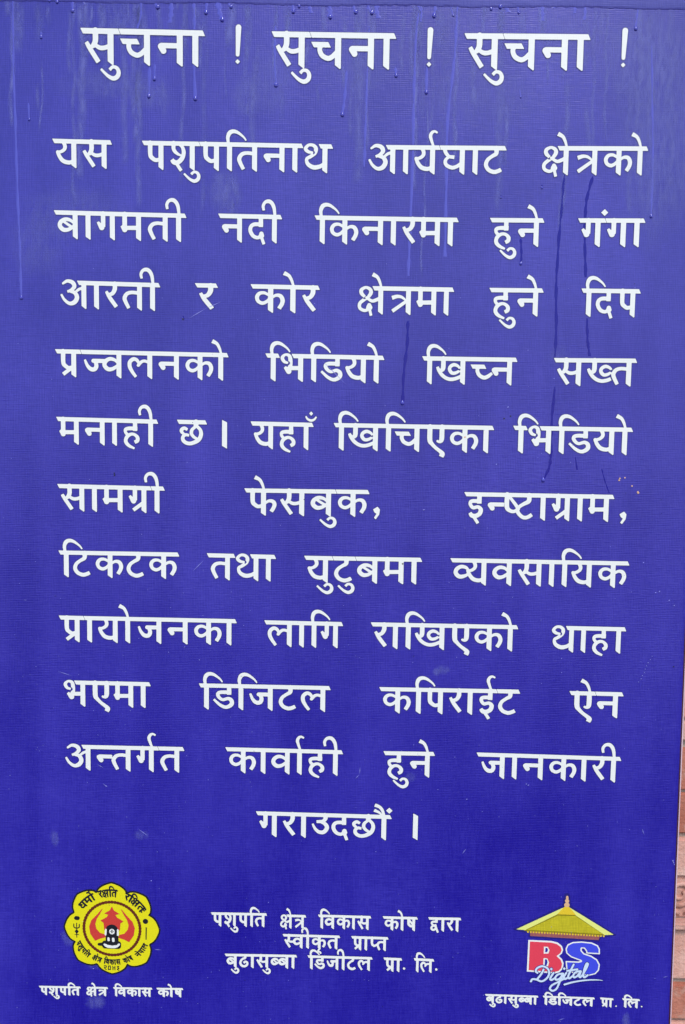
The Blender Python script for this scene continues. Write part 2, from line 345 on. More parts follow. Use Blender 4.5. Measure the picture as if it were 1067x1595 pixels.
G = {
 'ya': dict(A=165, stem=124, s=[[(56, 14, 22), (69, 40, 23), (66, 61, 22), (47, 76, 20), (24, 80, 16)], [(24, 80, 22), (36, 108, 24), (58, 133, 26), (92, 142, 25), (118, 134, 22)]]),
 'sa': dict(A=187, stem=146, s=[[(68, 10, 28), (68, 60, 28), (56, 84, 24)], [(22, 68, 20), (40, 98, 24), (82, 160, 24)], [(66, 80, 18), (90, 93, 22), (114, 93, 22), (140, 84, 22)]]),
 'pa': dict(A=150, stem=109, s=[[(42, 12, 29), (43, 84, 27), (56, 104, 26), (76, 116, 24), (104, 110, 22)]]),
 'ssa': dict(A=150, stem=109, s=[[(42, 12, 29), (43, 84, 27), (56, 104, 26), (76, 116, 24), (104, 110, 22)], [(46, 34, 20), (100, 96, 20)]]),
 'sha': dict(A=194, stem=153, s=[[(38, 10, 26), (37, 43, 24), (47, 63, 22), (66, 78, 17), (82, 84, 12)], [(66, 12, 18), (90, 32, 20), (100, 58, 24), (98, 83, 26), (86, 108, 28), (62, 128, 28), (40, 126, 30), (28, 112, 24)], [(58, 138, 20), (84, 176, 20)]]),
 'i': dict(A=70, stem=40, s=[[(-8, 2, 18), (-11, -28, 22), (-1, -55, 26), (20, -66, 24), (45, -62, 20), (72, -45, 15), (90, -29, 12), (102, -12, 9)]], rel=1),
 'aa': dict(A=80, stem=39, s=[]),
 'ii': dict(A=83, stem=42, s=[[(3, 4, 18), (-3, -40, 22), (-16, -68, 24), (-36, -81, 24), (-60, -75, 20), (-73, -52, 19), (-69, -26, 16)]], rel=1),
 'o': dict(A=80, stem=39, s=[E_], rel=1),
 'au': dict(A=80, stem=39, s=[[(0, 2, 16), (-12, -32, 20), (-30, -54, 21), (-58, -66, 24)], [(-14, 2, 12), (-32, -16, 16), (-62, -30, 22)]], rel=1),
 'ta': dict(A=166, stem=125, s=[[(116, 66, 22), (76, 63, 22), (46, 72, 24), (30, 98, 26), (38, 126, 24), (56, 160, 22)]]),
 'na': dict(A=169, stem=128, s=[[(122, 76, 25), (34, 76, 26)], [(30, 80, 30), (44, 101, 30)]], b=1),
 'nh': dict(A=95, s=[[(114, 76, 26), (34, 76, 26)], [(30, 80, 30), (44, 101, 30)]]),
 'tha': dict(A=185, stem=144, hl=110, s=[[(70, 52, 12), (42, 48, 20), (24, 30, 22), (42, 8, 18), (70, 8, 20), (88, 26, 24), (82, 54, 24), (56, 76, 22), (32, 92, 20), (40, 122, 24), (74, 141, 27), (112, 136, 25), (140, 118, 20)]]),
 'a': dict(A=191, stem=150, hl=112, s=[[(18, 20, 14), (45, 4, 20), (78, 12, 26), (90, 36, 26), (72, 58, 20), (46, 70, 16)], [(58, 66, 16), (92, 76, 24), (106, 104, 28), (90, 134, 28), (58, 143, 22), (26, 121, 18), (6, 88, 14)], [(92, 76, 14), (118, 54, 18), (140, 46, 18)]]),
 'gha': dict(A=183, stem=142, s=[[(36, 14, 26), (36, 32, 24), (46, 52, 22), (62, 66, 20), (92, 70, 23)], [(62, 67, 17), (43, 83, 20), (38, 101, 22), (50, 121, 23), (80, 133, 23), (107, 127, 22), (130, 112, 22)]]),
 'tta': dict(A=142, stem=None, s=[[(88, 14, 30), (87, 46, 26), (62, 63, 22), (36, 84, 23), (26, 114, 25), (42, 143, 25), (74, 157, 25), (100, 152, 25), (118, 143, 24)]], mx=70, smooth=1),
 'ddha': dict(A=142, stem=None, s=[[(88, 14, 30), (87, 46, 26), (60, 58, 22), (34, 82, 23), (26, 114, 25), (42, 143, 25), (76, 155, 25), (110, 138, 24), (116, 108, 22), (92, 94, 20), (72, 108, 26)]], mx=70),
 'ksha': dict(A=194, stem=153, hl=104, s=[[(50, 66, 18), (30, 46, 24), (29, 24, 23), (56, 9, 18), (83, 19, 22), (90, 40, 25), (76, 64, 22), (50, 82, 22), (20, 108, 22), (20, 136, 21), (44, 151, 20), (66, 148, 20), (74, 128, 24)], [(80, 118, 26), (84, 132, 34)], [(82, 140, 18), (93, 182, 18)], [(62, 72, 17), (97, 92, 20), (125, 85, 22), (144, 74, 20)]]),
 'tra': dict(A=178, stem=137, s=[[(34, 70, 26), (64, 61, 22), (92, 64, 18), (116, 80, 13)], [(124, 90, 20), (37, 152, 23)]]),
 'ka': dict(A=201, stem=109, s=[[(100, 66, 16), (72, 52, 19), (44, 56, 22), (29, 78, 24), (36, 104, 22), (60, 116, 22), (84, 107, 20), (104, 86, 16)], [(116, 82, 14), (140, 66, 19), (166, 69, 24), (179, 92, 26), (176, 118, 25), (160, 146, 24)]]),
 'pha': dict(A=198, stem=109, s=[[(42, 12, 29), (43, 84, 27), (56, 104, 26), (76, 116, 24), (104, 110, 22)], [(116, 98, 14), (140, 80, 19), (166, 82, 24), (177, 100, 25), (172, 122, 24), (158, 146, 24)]]),
 'ha': dict(A=153, s=[[(93, 14, 28), (93, 74, 28)], [(106, 61, 25), (56, 61, 24), (32, 68, 22), (31, 86, 20), (42, 100, 20)], [(92, 148, 22), (108, 138, 25), (109, 118, 24), (92, 101, 20), (70, 97, 20), (46, 109, 24), (33, 130, 24), (35, 152, 24), (54, 172, 21), (88, 188, 13)]], mx=93, hu=(102, 2)),
 'kha': dict(A=223, stem=182, s=[KHT, KHB + [(168, 124, 22)], KHL + [(172, 82, 14)]]),
 'kh': dict(A=146, s=[KHT, KHB + [(160, 128, 22)], KHL]),
 'ca': dict(A=188, stem=147, s=[[(55, 66, 24), (53, 88, 24), (66, 112, 24), (94, 125, 24), (116, 118, 24), (138, 98, 24)]], bar=(8, 104, 47, 73, 14)),
 'ch': dict(A=129, s=[[(55, 66, 24), (53, 88, 24), (66, 113, 24), (94, 128, 24), (120, 121, 24), (146, 100, 18)]], bar=(8, 104, 47, 73, 14)),
 'e': dict(A=148, stem=None, s=[[(39, 12, 31), (40, 95, 31), (52, 120, 25), (77, 146, 22), (106, 168, 24), (120, 184, 30), (114, 200, 30)], [(114, 12, 30), (114, 84, 30), (107, 104, 24), (92, 106, 16), (84, 100, 12)]], mx=116),
 'bha': dict(A=180, stem=139, hl=88, s=[[(60, 58, 14), (36, 48, 20), (26, 24, 22), (44, 6, 16), (68, 12, 22), (76, 40, 26), (75, 76, 26), (70, 94, 24)], [(42, 84, 18), (66, 110, 34)], [(68, 90, 26), (128, 88, 26)]]),
 'dda': dict(A=152, s=[[(116, 14, 28), (116, 70, 28)], [(128, 57, 25), (62, 57, 24), (43, 70, 23), (52, 92, 22), (76, 107, 20), (110, 98, 22), (132, 112, 26), (130, 139, 27), (96, 157, 23), (58, 142, 20), (18, 106, 15)]], mx=116),
 'va': dict(A=159, stem=118, s=[VA]),
 'vh': dict(A=79, s=[VA[:-1] + [(100, 104, 18), (108, 84, 10)]]),
 'ba': dict(A=164, stem=123, s=[[(p[0] * 1.04, p[1], p[2]) for p in VA], [(42, 62, 16), (110, 106, 18)]]),
 'bh': dict(A=96, s=[VA, [(38, 60, 14), (92, 104, 14)]]),
 'ja': dict(A=200, stem=159, s=JA + [[(84, 66, 26), (150, 66, 26)]], b=1),
 'jh': dict(A=128, s=JA + [[(84, 68, 26), (156, 68, 26)]]),
 'chha': dict(A=172, s=[[(111, 12, 32), (111, 44, 30)], [(106, 44, 18), (86, 62, 21), (82, 86, 22), (96, 107, 20), (118, 120, 16)], [(120, 42, 20), (138, 62, 22), (143, 90, 25), (132, 120, 26), (110, 138, 26), (76, 150, 24), (48, 146, 24), (30, 130, 24), (28, 110, 22), (44, 95, 20), (66, 98, 18)], [(56, 62, 18), (38, 53, 22), (21, 62, 23), (20, 76, 21), (34, 91, 18)]], mx=111),
 'ii_v': dict(A=124, s=[], mx=86),
 'ina': dict(A=124, s=[[(86, 14, 29), (86, 70, 29)], [(98, 57, 25), (44, 57, 24), (30, 68, 23), (34, 86, 22), (50, 100, 22), (78, 94, 22), (96, 110, 27), (90, 137, 28), (66, 152, 28), (42, 150, 28), (30, 134, 22)], [(54, 158, 20), (80, 198, 20)]], mx=86),
 'shtta': dict(A=226, s=[[(40, 10, 29), (40, 90, 29), (62, 115, 24), (88, 118, 22), (106, 104, 18)], [(54, 24, 18), (98, 80, 22), (112, 104, 20)], [(177, 12, 29), (176, 50, 28), (148, 68, 24), (118, 88, 22), (106, 108, 24), (115, 132, 24), (143, 156, 24), (172, 154, 24), (196, 138, 24)]]),
 'ga': dict(A=151, stem=110, s=[[(53, 12, 28), (53, 92, 27)], [(20, 66, 16), (44, 98, 34)]]),
 'ma': dict(A=163, stem=122, s=[[(36, 12, 29), (36, 92, 29)], [(16, 86, 14), (36, 108, 32)], [(34, 97, 26), (116, 95, 26)]]),
 'ra': dict(A=108, s=[[(76, 12, 28), (76, 46, 28), (62, 72, 25), (44, 80, 22)], [(22, 62, 18), (44, 100, 25), (84, 154, 25)]], mx=76),
 'la': dict(A=196, stem=155, s=[[(88, 88, 14), (76, 60, 21), (52, 51, 24), (29, 70, 25), (28, 100, 25), (44, 132, 22), (66, 162, 19)], [(82, 90, 20), (102, 68, 20), (122, 62, 19), (148, 70, 18)]]),
 'da': dict(A=141, s=[[(96, 14, 28), (96, 74, 28)], [(108, 61, 25), (56, 61, 24), (33, 75, 24), (29, 102, 25), (46, 131, 24), (72, 142, 22), (94, 136, 22)], [(100, 118, 28), (100, 128, 36)], [(100, 138, 20), (116, 180, 20)]], mx=96),
 'dva': dict(A=141, s=[[(96, 14, 28), (96, 62, 28)], [(108, 53, 22), (56, 53, 22), (34, 66, 20), (42, 88, 18), (84, 104, 18)], [(88, 112, 16), (56, 106, 20), (32, 124, 20), (36, 148, 22), (66, 156, 20), (92, 130, 18)], [(84, 96, 22), (96, 140, 24), (118, 186, 20)]], mx=96),
 'u_v': dict(A=123, s=[[(96, 12, 28), (100, 36, 27), (84, 55, 22), (44, 60, 20)], [(70, 62, 16), (98, 74, 25), (110, 101, 27), (90, 130, 27), (60, 131, 24), (34, 109, 19), (18, 76, 14)]], mx=96),
 'sh': dict(A=110, s=[[(68, 10, 28), (68, 60, 28), (56, 84, 24)], [(22, 68, 20), (40, 98, 24), (82, 160, 24)], [(66, 80, 18), (90, 93, 22), (134, 90, 22)]]),
 'ph': dict(A=90, s=[[(42, 12, 29), (43, 84, 27), (56, 104, 26), (76, 114, 24), (112, 96, 20)]]),
 'dha': dict(A=175, stem=134, hl=100, s=[[(64, 40, 12), (40, 30, 18), (50, 6, 18), (76, 16, 22), (72, 50, 22), (48, 64, 20), (88, 70, 18)], [(56, 66, 17), (38, 84, 20), (38, 108, 22), (56, 130, 24), (90, 134, 24), (128, 112, 22)]]),
 'naa': dict(A=10, s=[]),
}
NO_HL = set()

def pdist(p, line):
    best = 99.0
    for a, b in zip(line[:-1], line[1:]):
        vx, vy = b[0] - a[0], b[1] - a[1]; L2 = vx * vx + vy * vy + 1e-9
        t = max(0, min(1, ((p[0] - a[0]) * vx + (p[1] - a[1]) * vy) / L2))
        best = min(best, math.hypot(p[0] - a[0] - t * vx, p[1] - a[1] - t * vy) - .5 * (a[2] + t * (b[2] - a[2])))
    return best
def free_ends(lines, stem=None):
    """which ends of each stroke are free (cut square) and which join another stroke (left round)"""
    out = []
    for i, l in enumerate(lines):
        ln = sum(math.hypot(a[0] - b[0], a[1] - b[1]) for a, b in zip(l[:-1], l[1:]))
        fl = []
        for e in (l[0], l[-1]):
            free = not (ln < 45 and e[2] >= 27)
            for j, m in enumerate(lines):
                if j != i and pdist(e, m) < 3: free = False
            if stem is not None and pdist(e, [(stem, 0, 31), (stem, 165, 31)]) < 3: free = False
            if pdist(e, [(-50, 13, 27), (900, 13, 27)]) < 0: free = False
            if e is l[-1] and len(l) == 2 and l[0][0] == l[1][0] and l[0][1] < 20: free = True      # upright tick
            if e is l[0] and len(l) >= 4 and l[0][1] == l[1][1] and l[0][0] > l[1][0] and e[2] >= 22: free = True   # bar leaving its corner
            fl.append(free)
        out.append(fl)
    return out
FREE = {}
def layout(word):
    """word -> list of (glyph, x) plus marks; returns end x"""
    x = 10; items = []; hl = []; cuts = []; marks = []; hs = 0; last = None
    for tk in word.split():
        if tk == '|': cuts.append(x - 2); continue
        if tk in ('u', 'e_', 'reph', 'rak', 'bindu', 'cbindu', 'ri', 'vis'):
            g, gx = last
            st = G[g].get('stem') if G[g].get('stem') is not None else G[g].get('mx', 60)
            marks.append((tk, gx + st, g, gx)); continue
        g = G[tk]
        if 'hl' in g:
            if items: hl.append((hs, x + 2))
            hs = x + g['hl'] - 6
        items.append((tk, x)); last = (tk, x); x += g['A']
    hl.append((hs, x))
    return items, hl, cuts, marks, x + 12

def draw(word, step=2.5):
    items, hl, cuts, marks, xe = layout(word)
    f = Field(-40, -120, xe + 60, 285, step)
    for a, b in hl:
        f.poly([(a, 0), (b - 3, 0), (b + 9, 27), (a + 14, 27)])
    for g, x in items:
        d = G[g]; st = d.get('stem')
        if st is not None:
            c = x + st
            f.poly([(c - 15.5, 2), (c + 15.5, 2), (c + 15.5, 172), (c + 11, 176), (c - 15.5, 157)])
        ox = x + (st if d.get('rel') else 0)
        if g not in FREE: FREE[g] = free_ends(d['s'], 0 if d.get('rel') else st)
        for s_, fr in zip(d['s'], FREE[g]):
            f.stroke([(p[0] + ox, p[1], p[2]) for p in s_], flat=fr)
        if 'bar' in d:
            a, b, y0, y1, sh = d['bar']
            f.poly([(x + a, y0), (x + b - 8, y0), (x + b + 6, y1), (x + a + sh, y1)])
    for mk, c, g, gx in marks:
        def R(pts, dx=0, dy=0): f.stroke([(c + p[0] + dx, p[1] + dy, p[2]) for p in pts])
        if mk == 'u':
            if g == 'ha': R(U, 17, 2)
            elif g == 'tta' or g == 'ddha': R(U, 20, -4)
            elif g == 'ra': R(U, 10, -20)
            else: R(U)
        elif mk == 'e_': R(E_)
        elif mk == 'reph': R([(4, 4, 15), (-8, -28, 18), (-15, -56, 21), (-6, -77, 19), (10, -84, 15), (27, -76, 12)])
        elif mk == 'rak': R([(-4, 108, 24), (-66, 156, 23)])
        elif mk == 'ri': R([(10, 166, 20), (-8, 188, 16), (-12, 208, 18), (12, 214, 16), (22, 232, 18)])
        elif mk == 'bindu':
            dx, dy = (33, -30) if g == 'au' else (37, -35)
            f.poly([(c + dx, dy - 21), (c + dx + 21, dy), (c + dx, dy + 21), (c + dx - 21, dy)])
        elif mk == 'cbindu':
            R([(-3, -40, 10), (10, -22, 14), (33, -14, 16), (54, -22, 14), (66, -38, 10)])
            f.poly([(c + 32, -72), (c + 45, -58), (c + 32, -44), (c + 19, -58)])
        elif mk == 'vis':
            f.stroke([(c + 40, 60, 24), (c + 41, 62, 24)], flat=False); f.stroke([(c + 40, 130, 24), (c + 41, 132, 24)], flat=False)
    for x in cuts:
        f.cut([(x - 2, -8), (x + 16, 36)], 2.4)
    return f, xe

# ------------------------------------------------------------------ the sign
sign = thing('notice_board', 'large blue vinyl notice board with white Devanagari lettering in front of the terracotta wall', 'notice board', (0, .012, Z0 - .52))
sign_inv = Matrix.Translation(sign.location).inverted()
PARTS = []
def under(o, parent):
    o.parent = parent; return o

Z_NAVY, Z_WHITE = .00022, .00040
def word_mesh(word, pl, pr, sy, name='printed_word', bold=0.0, mat='white', halo=3.6, xw=None, tgt=None):
    """one word printed between two points of its head line (photo pixels)"""
    f, xe = draw(word)
    a, b = P(*pl), P(*pr)
    sx = (b - a) / xe
    mp = lambda u, v: (a[0] + sx[0] * u, a[1] + sx[1] * u - sy * v)
    p = Print()
    if halo: p.add(f.loops(halo + bold), mp, Z_NAVY, 'navy')
    p.add(f.loops(bold), mp, Z_WHITE, mat)
    RATIO.append((word, float(np.hypot(*sx) / sy)))
    return p.build(name, tgt or sign)
RATIO = []

U0 = .6e-3 / 3.952          # metres per glyph unit near the picture's centre
BODY = U0 * .955
TITLE = BODY * 1.235
SMALL = BODY * .555
CAP = BODY * .36

WORDS = [
 # word, left end, right end of its head line in the photo, size
 ('sa u | ca na aa', (125, 43.5), (320.5, 48), TITLE), ('sa u | ca na aa', (423, 49), (618.5, 51.8), TITLE), ('sa u | ca na aa', (723.3, 52), (920.9, 53.8), TITLE),
 ('ya sa', (81, 215.8), (175.3, 218.4), BODY), ('pa sha u | pa i ta na aa tha', (220.9, 219.2), (519.8, 225.3), BODY),
 ('a aa ya reph | gha aa tta', (571.6, 226.0), (790, 227.9), BODY), ('ksha e_ tra ka o', (841, 227.9), (1010.8, 228.2), BODY),
 ('ba aa ga ma ta ii', (83.6, 327.3), (291.6, 333.0), BODY), ('na da ii', (340, 333), (440.6, 335.2), BODY), ('i ka na aa ra ma aa', (489.8, 335.8), (715.3, 339.5), BODY),
 ('ha u na e_', (763, 339.7), (848.8, 340.4), BODY), ('ga bindu | ga aa', (899.9, 340.3), (1006.4, 340.4), BODY),
 ('a aa ra ta ii', (91.2, 436.2), (250.5, 440.9), BODY), ('ra', (303.4, 441), (340.7, 441.8), BODY), ('ka o ra', (390.3, 442.8), (499.3, 445.1), BODY),
 ('ksha e_ tra ma aa', (553.8, 445.4), (708.3, 448.1), BODY), ('ha u na e_', (762, 448.6), (847.5, 449.5), BODY), ('i da pa', (905, 449.6), (998.8, 450.7), BODY),
 ('pa rak | jh va la na ka o', (85.3, 543.7), (357.1, 550), BODY), ('i bha i dda ya o', (413.4, 550.5), (599.8, 554.3), BODY), ('i kha ch na', (657.3, 555), (806.7, 557.3), BODY),
 ('sa kh ta', (862.2, 557.8), (993.2, 558.7), BODY),
 ('ma na aa ha ii', (87.3, 649.2), (247.4, 653.6), BODY), ('chha', (275.6, 653.7), (323.5, 654.7), BODY), ('ya ha aa cbindu', (390.3, 656.3), (489.6, 658.6), BODY),
 ('i kha i ca e ka aa', (519.6, 658.8), (770.6, 663.3), BODY), ('i bha i dda ya o', (799, 663.1), (986.9, 666.2), BODY),
 ('sa aa ma ga rak | ii', (89.1, 753.7), (257.6, 757.9), BODY), ('pha e_ sa ba u | ka', (380.5, 760.5), (576.6, 763.1), BODY),
 ('ina nh shtta aa ga rak aa ma', (723, 766.3), (957.8, 770.7), BODY),
 ('i tta ka tta ka', (91, 857.3), (280.2, 860.6), BODY), ('ta tha aa', (322, 861.6), (431, 864.2), BODY), ('ya u | tta u | ba ma aa', (473.6, 865.4), (658.5, 868.6), BODY),
 ('vh ya va sa aa i ya ka', (701.3, 869.2), (981.1, 874.3), BODY),
 ('pa rak | aa ya o ja na ka aa', (91.5, 958.5), (369.8, 964.3), BODY), ('la aa i ga', (411.6, 965.9), (535.5, 968.6), BODY),
 ('ra aa i kha e ka o', (577.3, 968.9), (808.3, 973.7), BODY), ('tha aa ha aa', (854.5, 974.3), (976.3, 976.9), BODY),
 ('bha e ma aa', (93.5, 1059), (235.9, 1062.4), BODY), ('i dda i ja tta la', (309.6, 1064.3), (516, 1068.5), BODY), ('ka i pa ra aa ina reph | tta', (590.5, 1069.9), (811.3, 1074.2), BODY),
 ('e e_ | na', (886.8, 1076.2), (972.2, 1078.1), BODY),
 ('a nh ta ga reph | ta', (99.2, 1159.1), (288.2, 1163.5), BODY), ('ka aa va aa reph ha ii', (350.8, 1163.8), (535.3, 1168.5), BODY), ('ha u na e_', (597.1, 1169.7), (678.4, 1171), BODY),
 ('ja aa na ka aa ra ii', (742.2, 1171.9), (968.6, 1178.8), BODY),
 ('ga ra aa u_v da chha au bindu', (398.4, 1263.5), (611.1, 1269.5), BODY),
 ('pa sha u pa i ta', (329, 1421), (416, 1423), SMALL), ('ksha e_ tra', (435, 1424.7), (477, 1426), SMALL), ('i va ka aa sa', (495.6, 1425.2), (578.5, 1427.4), SMALL),
 ('ka o ssa', (596.5, 1427.6), (651, 1428.9), SMALL), ('dva aa ra aa', (667.5, 1429), (718.6, 1430), SMALL),
 ('sh va ii ka ri ta', (440.5, 1455.4), (530, 1458), SMALL), ('pa rak aa ph ta', (547.4, 1458.6), (605.3, 1460.2), SMALL),
 ('ba u ddha aa sa u bh ba aa', (350.5, 1485.6), (462.8, 1488), SMALL), ('i dda ja ii tta la', (479.3, 1488.6), (580.5, 1491.3), SMALL),
 ('pa rak aa', (597.6, 1491.8), (626.5, 1492.8), SMALL), ('i la', (644.8, 1492.6), (676.5, 1494.2), SMALL),
]
for wd, a, b, s in WORDS:
    word_mesh(wd, a, b, s, halo=3.6 if s > SMALL * 1.01 else 6, bold=0 if s > SMALL * 1.01 else 2.5)
BOLD = [
 ('pa sha u pa i ta', (61.5, 1535.2), (126, 1536.4)), ('ksha e_ tra', (133.8, 1536.5), (168.4, 1537.2)), ('i va ka aa sa', (177, 1537.2), (237.4, 1538.2)), ('ka o ssa', (244.5, 1538.3), (285.4, 1538.8)),
 ('ba u ddha aa sa u bh ba aa', (756, 1548.6), (838.4, 1551.4)), ('i dda i ja tta la', (846, 1551.4), (926.4, 1554.2)), ('pa rak aa', (935, 1554.2), (955.6, 1555.4)), ('i la', (969.6, 1555.2), (996.6, 1556.5)),
]
for wd, a, b in BOLD:
    word_mesh(wd, a, b, CAP * (1.0 if a[0] < 400 else 1.0), bold=5.5, halo=6)

def loose(draw_fn, origin, sy, name, bold=0, box=(-60, -60, 120, 260), halo=3.6, mat='white'):
    f = Field(*box); draw_fn(f)
    a = P(*origin); mp = lambda u, v: (a[0] + sy * u, a[1] - sy * v)
    p = Print()
    if halo: p.add(f.loops(halo + bold), mp, Z_NAVY, 'navy')
    p.add(f.loops(bold), mp, Z_WHITE, mat)
    return p.build(name, sign)
def danda(f): f.poly([(-16, -2), (16, 14), (16, 182), (-16, 164)])
def exclam(f):
    f.stroke([(1, 0, 30), (-3, 140, 20)], flat=False) ; f.poly([(-3, 163), (10, 176), (-3, 189), (-16, 176)])
def comma(f): f.poly([(-22, 8), (6, -10), (22, 8), (18, 40), (-4, 72), (-16, 62), (0, 36), (-14, 26)])
def dot(f): f.stroke([(0, 0, 26), (1, 1, 26)], flat=False)
for o in ((371.4, 43), (670.3, 47), (973.5, 48)): loose(exclam, o, TITLE * .93, 'exclamation_mark')
loose(danda, (350, 654.5), BODY, 'full_stop_bar'); loose(danda, (647.5, 1267.5), BODY, 'full_stop_bar')
loose(comma, (586.5, 791.5), BODY, 'comma'); loose(comma, (970, 799), BODY, 'comma')
for o in ((629.3, 1508.6), (679.5, 1509.9)): loose(dot, o, SMALL * 1.1, 'dot', halo=6)
for o in ((959.6, 1567.2), (999.3, 1567.6)): loose(dot, o, CAP * 1.1, 'dot', halo=7)

# ------------------------------------------------------------------ round emblem, bottom left (units: 1/7.113 photo pixel)
EK = 7.113
EC = P(95 + 567 / EK, 1365 + 573 / EK)
ES = .6e-3 / EK * 1.10
def emap(u, v): return (EC[0] + ES * (u - 567) , EC[1] - ES * (v - 573) - ES * .018 * (u - 567))
def esh(fn, mat, off, name, parent, step=3, box=(0, 0, 1140, 1150), level=0):
    f = Field(*box, step); fn(f); p = Print(); p.add(f.loops(level, 80), emap, off, mat)
    return p.build(name, parent)
tab_a = [0, 3, 7.6, 12, 17, 20, 22.5]; tab_r = [508, 503, 492, 481, 463, 446, 428]
def flower(f):
    pts = []
    for k in range(8):
        for j in range(-15, 15):
            ph = j * 1.5
            r = np.interp(abs(ph), tab_a, tab_r) * (1.02 if k % 2 else 1.0)
            th = math.radians(k * 45 + ph)
            pts.append((567 + r * math.sin(th), 573 - r * math.cos(th)))
    f.poly(pts)
emb = esh(flower, 'black', Z_NAVY, 'round_emblem', sign, level=7)
esh(flower, 'yellow', Z_WHITE, 'yellow_flower', emb, level=-11)
def rope(f):
    for k in range(58):
        t = 2 * math.pi * k / 58
        f.stroke([(568 + 297 * math.sin(t), 573 - 293 * math.cos(t), 33), (568 + 297 * math.sin(t + .03), 573 - 293 * math.cos(t + .03), 30)], flat=False)
    n = 72
    for k in range(n):
        t, t2 = 2 * math.pi * k / n, 2 * math.pi * (k + 1) / n
        f.stroke([(568 + 297 * math.sin(t), 573 - 293 * math.cos(t), 12), (568 + 297 * math.sin(t2), 573 - 293 * math.cos(t2), 9)], flat=False)
esh(rope, 'maroon', .00052, 'rope_ring', emb)
def horns(f):
    l = [(475, 348), (452, 372), (415, 420), (350, 490), (326, 560), (338, 640), (388, 716), (440, 690), (500, 672), (492, 640), (440, 625), (402, 580), (392, 530), (408, 470), (440, 420)]
    return l
esh(lambda f: f.poly(horns(f)), 'red', .00052, 'red_horn', emb)
esh(lambda f: f.poly([(1136 - a, b) for a, b in horns(f)]), 'red', .00052, 'red_horn', emb)
def crown(f):
    r = [(568, 328), (590, 372), (650, 408), (606, 420), (622, 448), (690, 488), (658, 512), (650, 590), (568, 600)]
    f.poly(r + [(1136 - a, b) for a, b in r[::-1]])
esh(crown, 'red', .00052, 'red_crown', emb)
def figd(f):
    f.poly([(500, 770), (500, 590), (512, 552), (540, 532), (568, 526), (600, 534), (624, 556), (636, 592), (636, 770)])
    f.stroke([(505, 752, 96), (620, 752, 96)], flat=False); f.stroke([(430, 752, 30), (500, 748, 46)], flat=False)
fg = esh(figd, 'black', .00062, 'seated_figure', emb)
def figw(f):
    f.stroke([(568, 604, 58), (568, 606, 58)], flat=False)
    f.stroke([(504, 585, 18), (500, 640, 20)], flat=False); f.stroke([(630, 585, 18), (630, 640, 20)], flat=False)
    f.stroke([(530, 680, 22), (532, 700, 26)], flat=False); f.stroke([(580, 684, 26), (582, 706, 28)], flat=False)
    f.stroke([(488, 752, 22), (520, 768, 34), (568, 772, 34), (610, 766, 34), (642, 745, 22)], flat=False)
    f.cut([(568, 590), (568, 618)], 12); f.cut([(552, 604), (556, 604)], 8); f.cut([(582, 604), (586, 604)], 8)
    f.cut_poly([(512, 720), (626, 720), (624, 752), (568, 760), (514, 752)])
esh(figw, 'white', .00072, 'figure_marking', emb, step=2)
esh(lambda f: f.stroke([(190, 472, 44), (206, 472, 44)], flat=False), 'black', .00052, 'side_dot', emb)
esh(lambda f: f.stroke([(922, 478, 56), (923, 479, 56)], flat=False), 'black', .00052, 'side_dot', emb)
esh(lambda f: f.stroke([(930, 545, 13), (928, 680, 11)]), 'black', .00052, 'spear', emb)
def trident(f):
    f.stroke([(194, 525, 9), (194, 688, 9)]); f.stroke([(164, 535, 9), (166, 572, 12), (194, 584, 12), (220, 572, 12), (222, 535, 9)])
    f.poly([(194, 592), (216, 620), (194, 650), (172, 620)]); f.stroke([(170, 655, 7), (220, 655, 7)])
esh(trident, 'black', .00052, 'trident', emb)
def arc_word(wd, th0, th1, r_head, size, name, bottom=False, bold=4, mat='black'):
    f, xe = draw(wd, 4)
    a0, a1 = math.radians(th0), math.radians(th1)
    k = size / 176.0
    def mp(u, v):
        t = a0 + (a1 - a0) * u / xe
        r = r_head + v * k if bottom else r_head - v * k
        s = 1
        return emap(567 + r * math.sin(t), 573 - r * math.cos(t))
    p = Print(); p.add(f.loops(bold, 60, .6), mp, .00052, mat)
    return p.build(name, emb)
arc_word('dha ma o reph', -58, -27, 432, 80, 'emblem_word', bold=7)
arc_word('ra ksha i ta', -21, 9, 432, 84, 'emblem_word', bold=7)
arc_word('ra i ksha ta vis', 20, 59, 430, 80, 'emblem_word', bold=7)
arc_word('pa sha u pa i ta', 247, 217, 368, 54, 'emblem_word', bottom=True, bold=9)
arc_word('ksha e_ tra', 213, 197, 350, 56, 'emblem_word', bottom=True, bold=9)
arc_word('i va ka aa sa', 194, 166, 345, 58, 'emblem_word', bottom=True, bold=9)
arc_word('ka o ssa', 162, 145, 350, 56, 'emblem_word', bottom=True, bold=9)
arc_word('na e_ pa aa la', 139, 113, 365, 54, 'emblem_word', bottom=True, bold=9)
def digits(f):
    f.stroke([(478, 992, 9), (500, 988, 9), (504, 1004, 9), (482, 1010, 9), (506, 1034, 9)])
    f.stroke([(528, 990, 9), (526, 1030, 9), (548, 1030, 9), (548, 990, 9)], smooth=False); f.stroke([(526, 990, 9), (550, 990, 9)])
    f.stroke([(572, 988, 9), (574, 1008, 9), (596, 1008, 9)], smooth=False); f.stroke([(596, 988, 9), (596, 1034, 9)]); f.stroke([(574, 1010, 9), (576, 1034, 9)])
    f.stroke([(618, 990, 9), (638, 992, 9), (624, 1006, 9), (640, 1014, 9), (622, 1024, 9), (640, 1036, 9)])
esh(digits, 'black', .00052, 'emblem_number', emb, step=2)

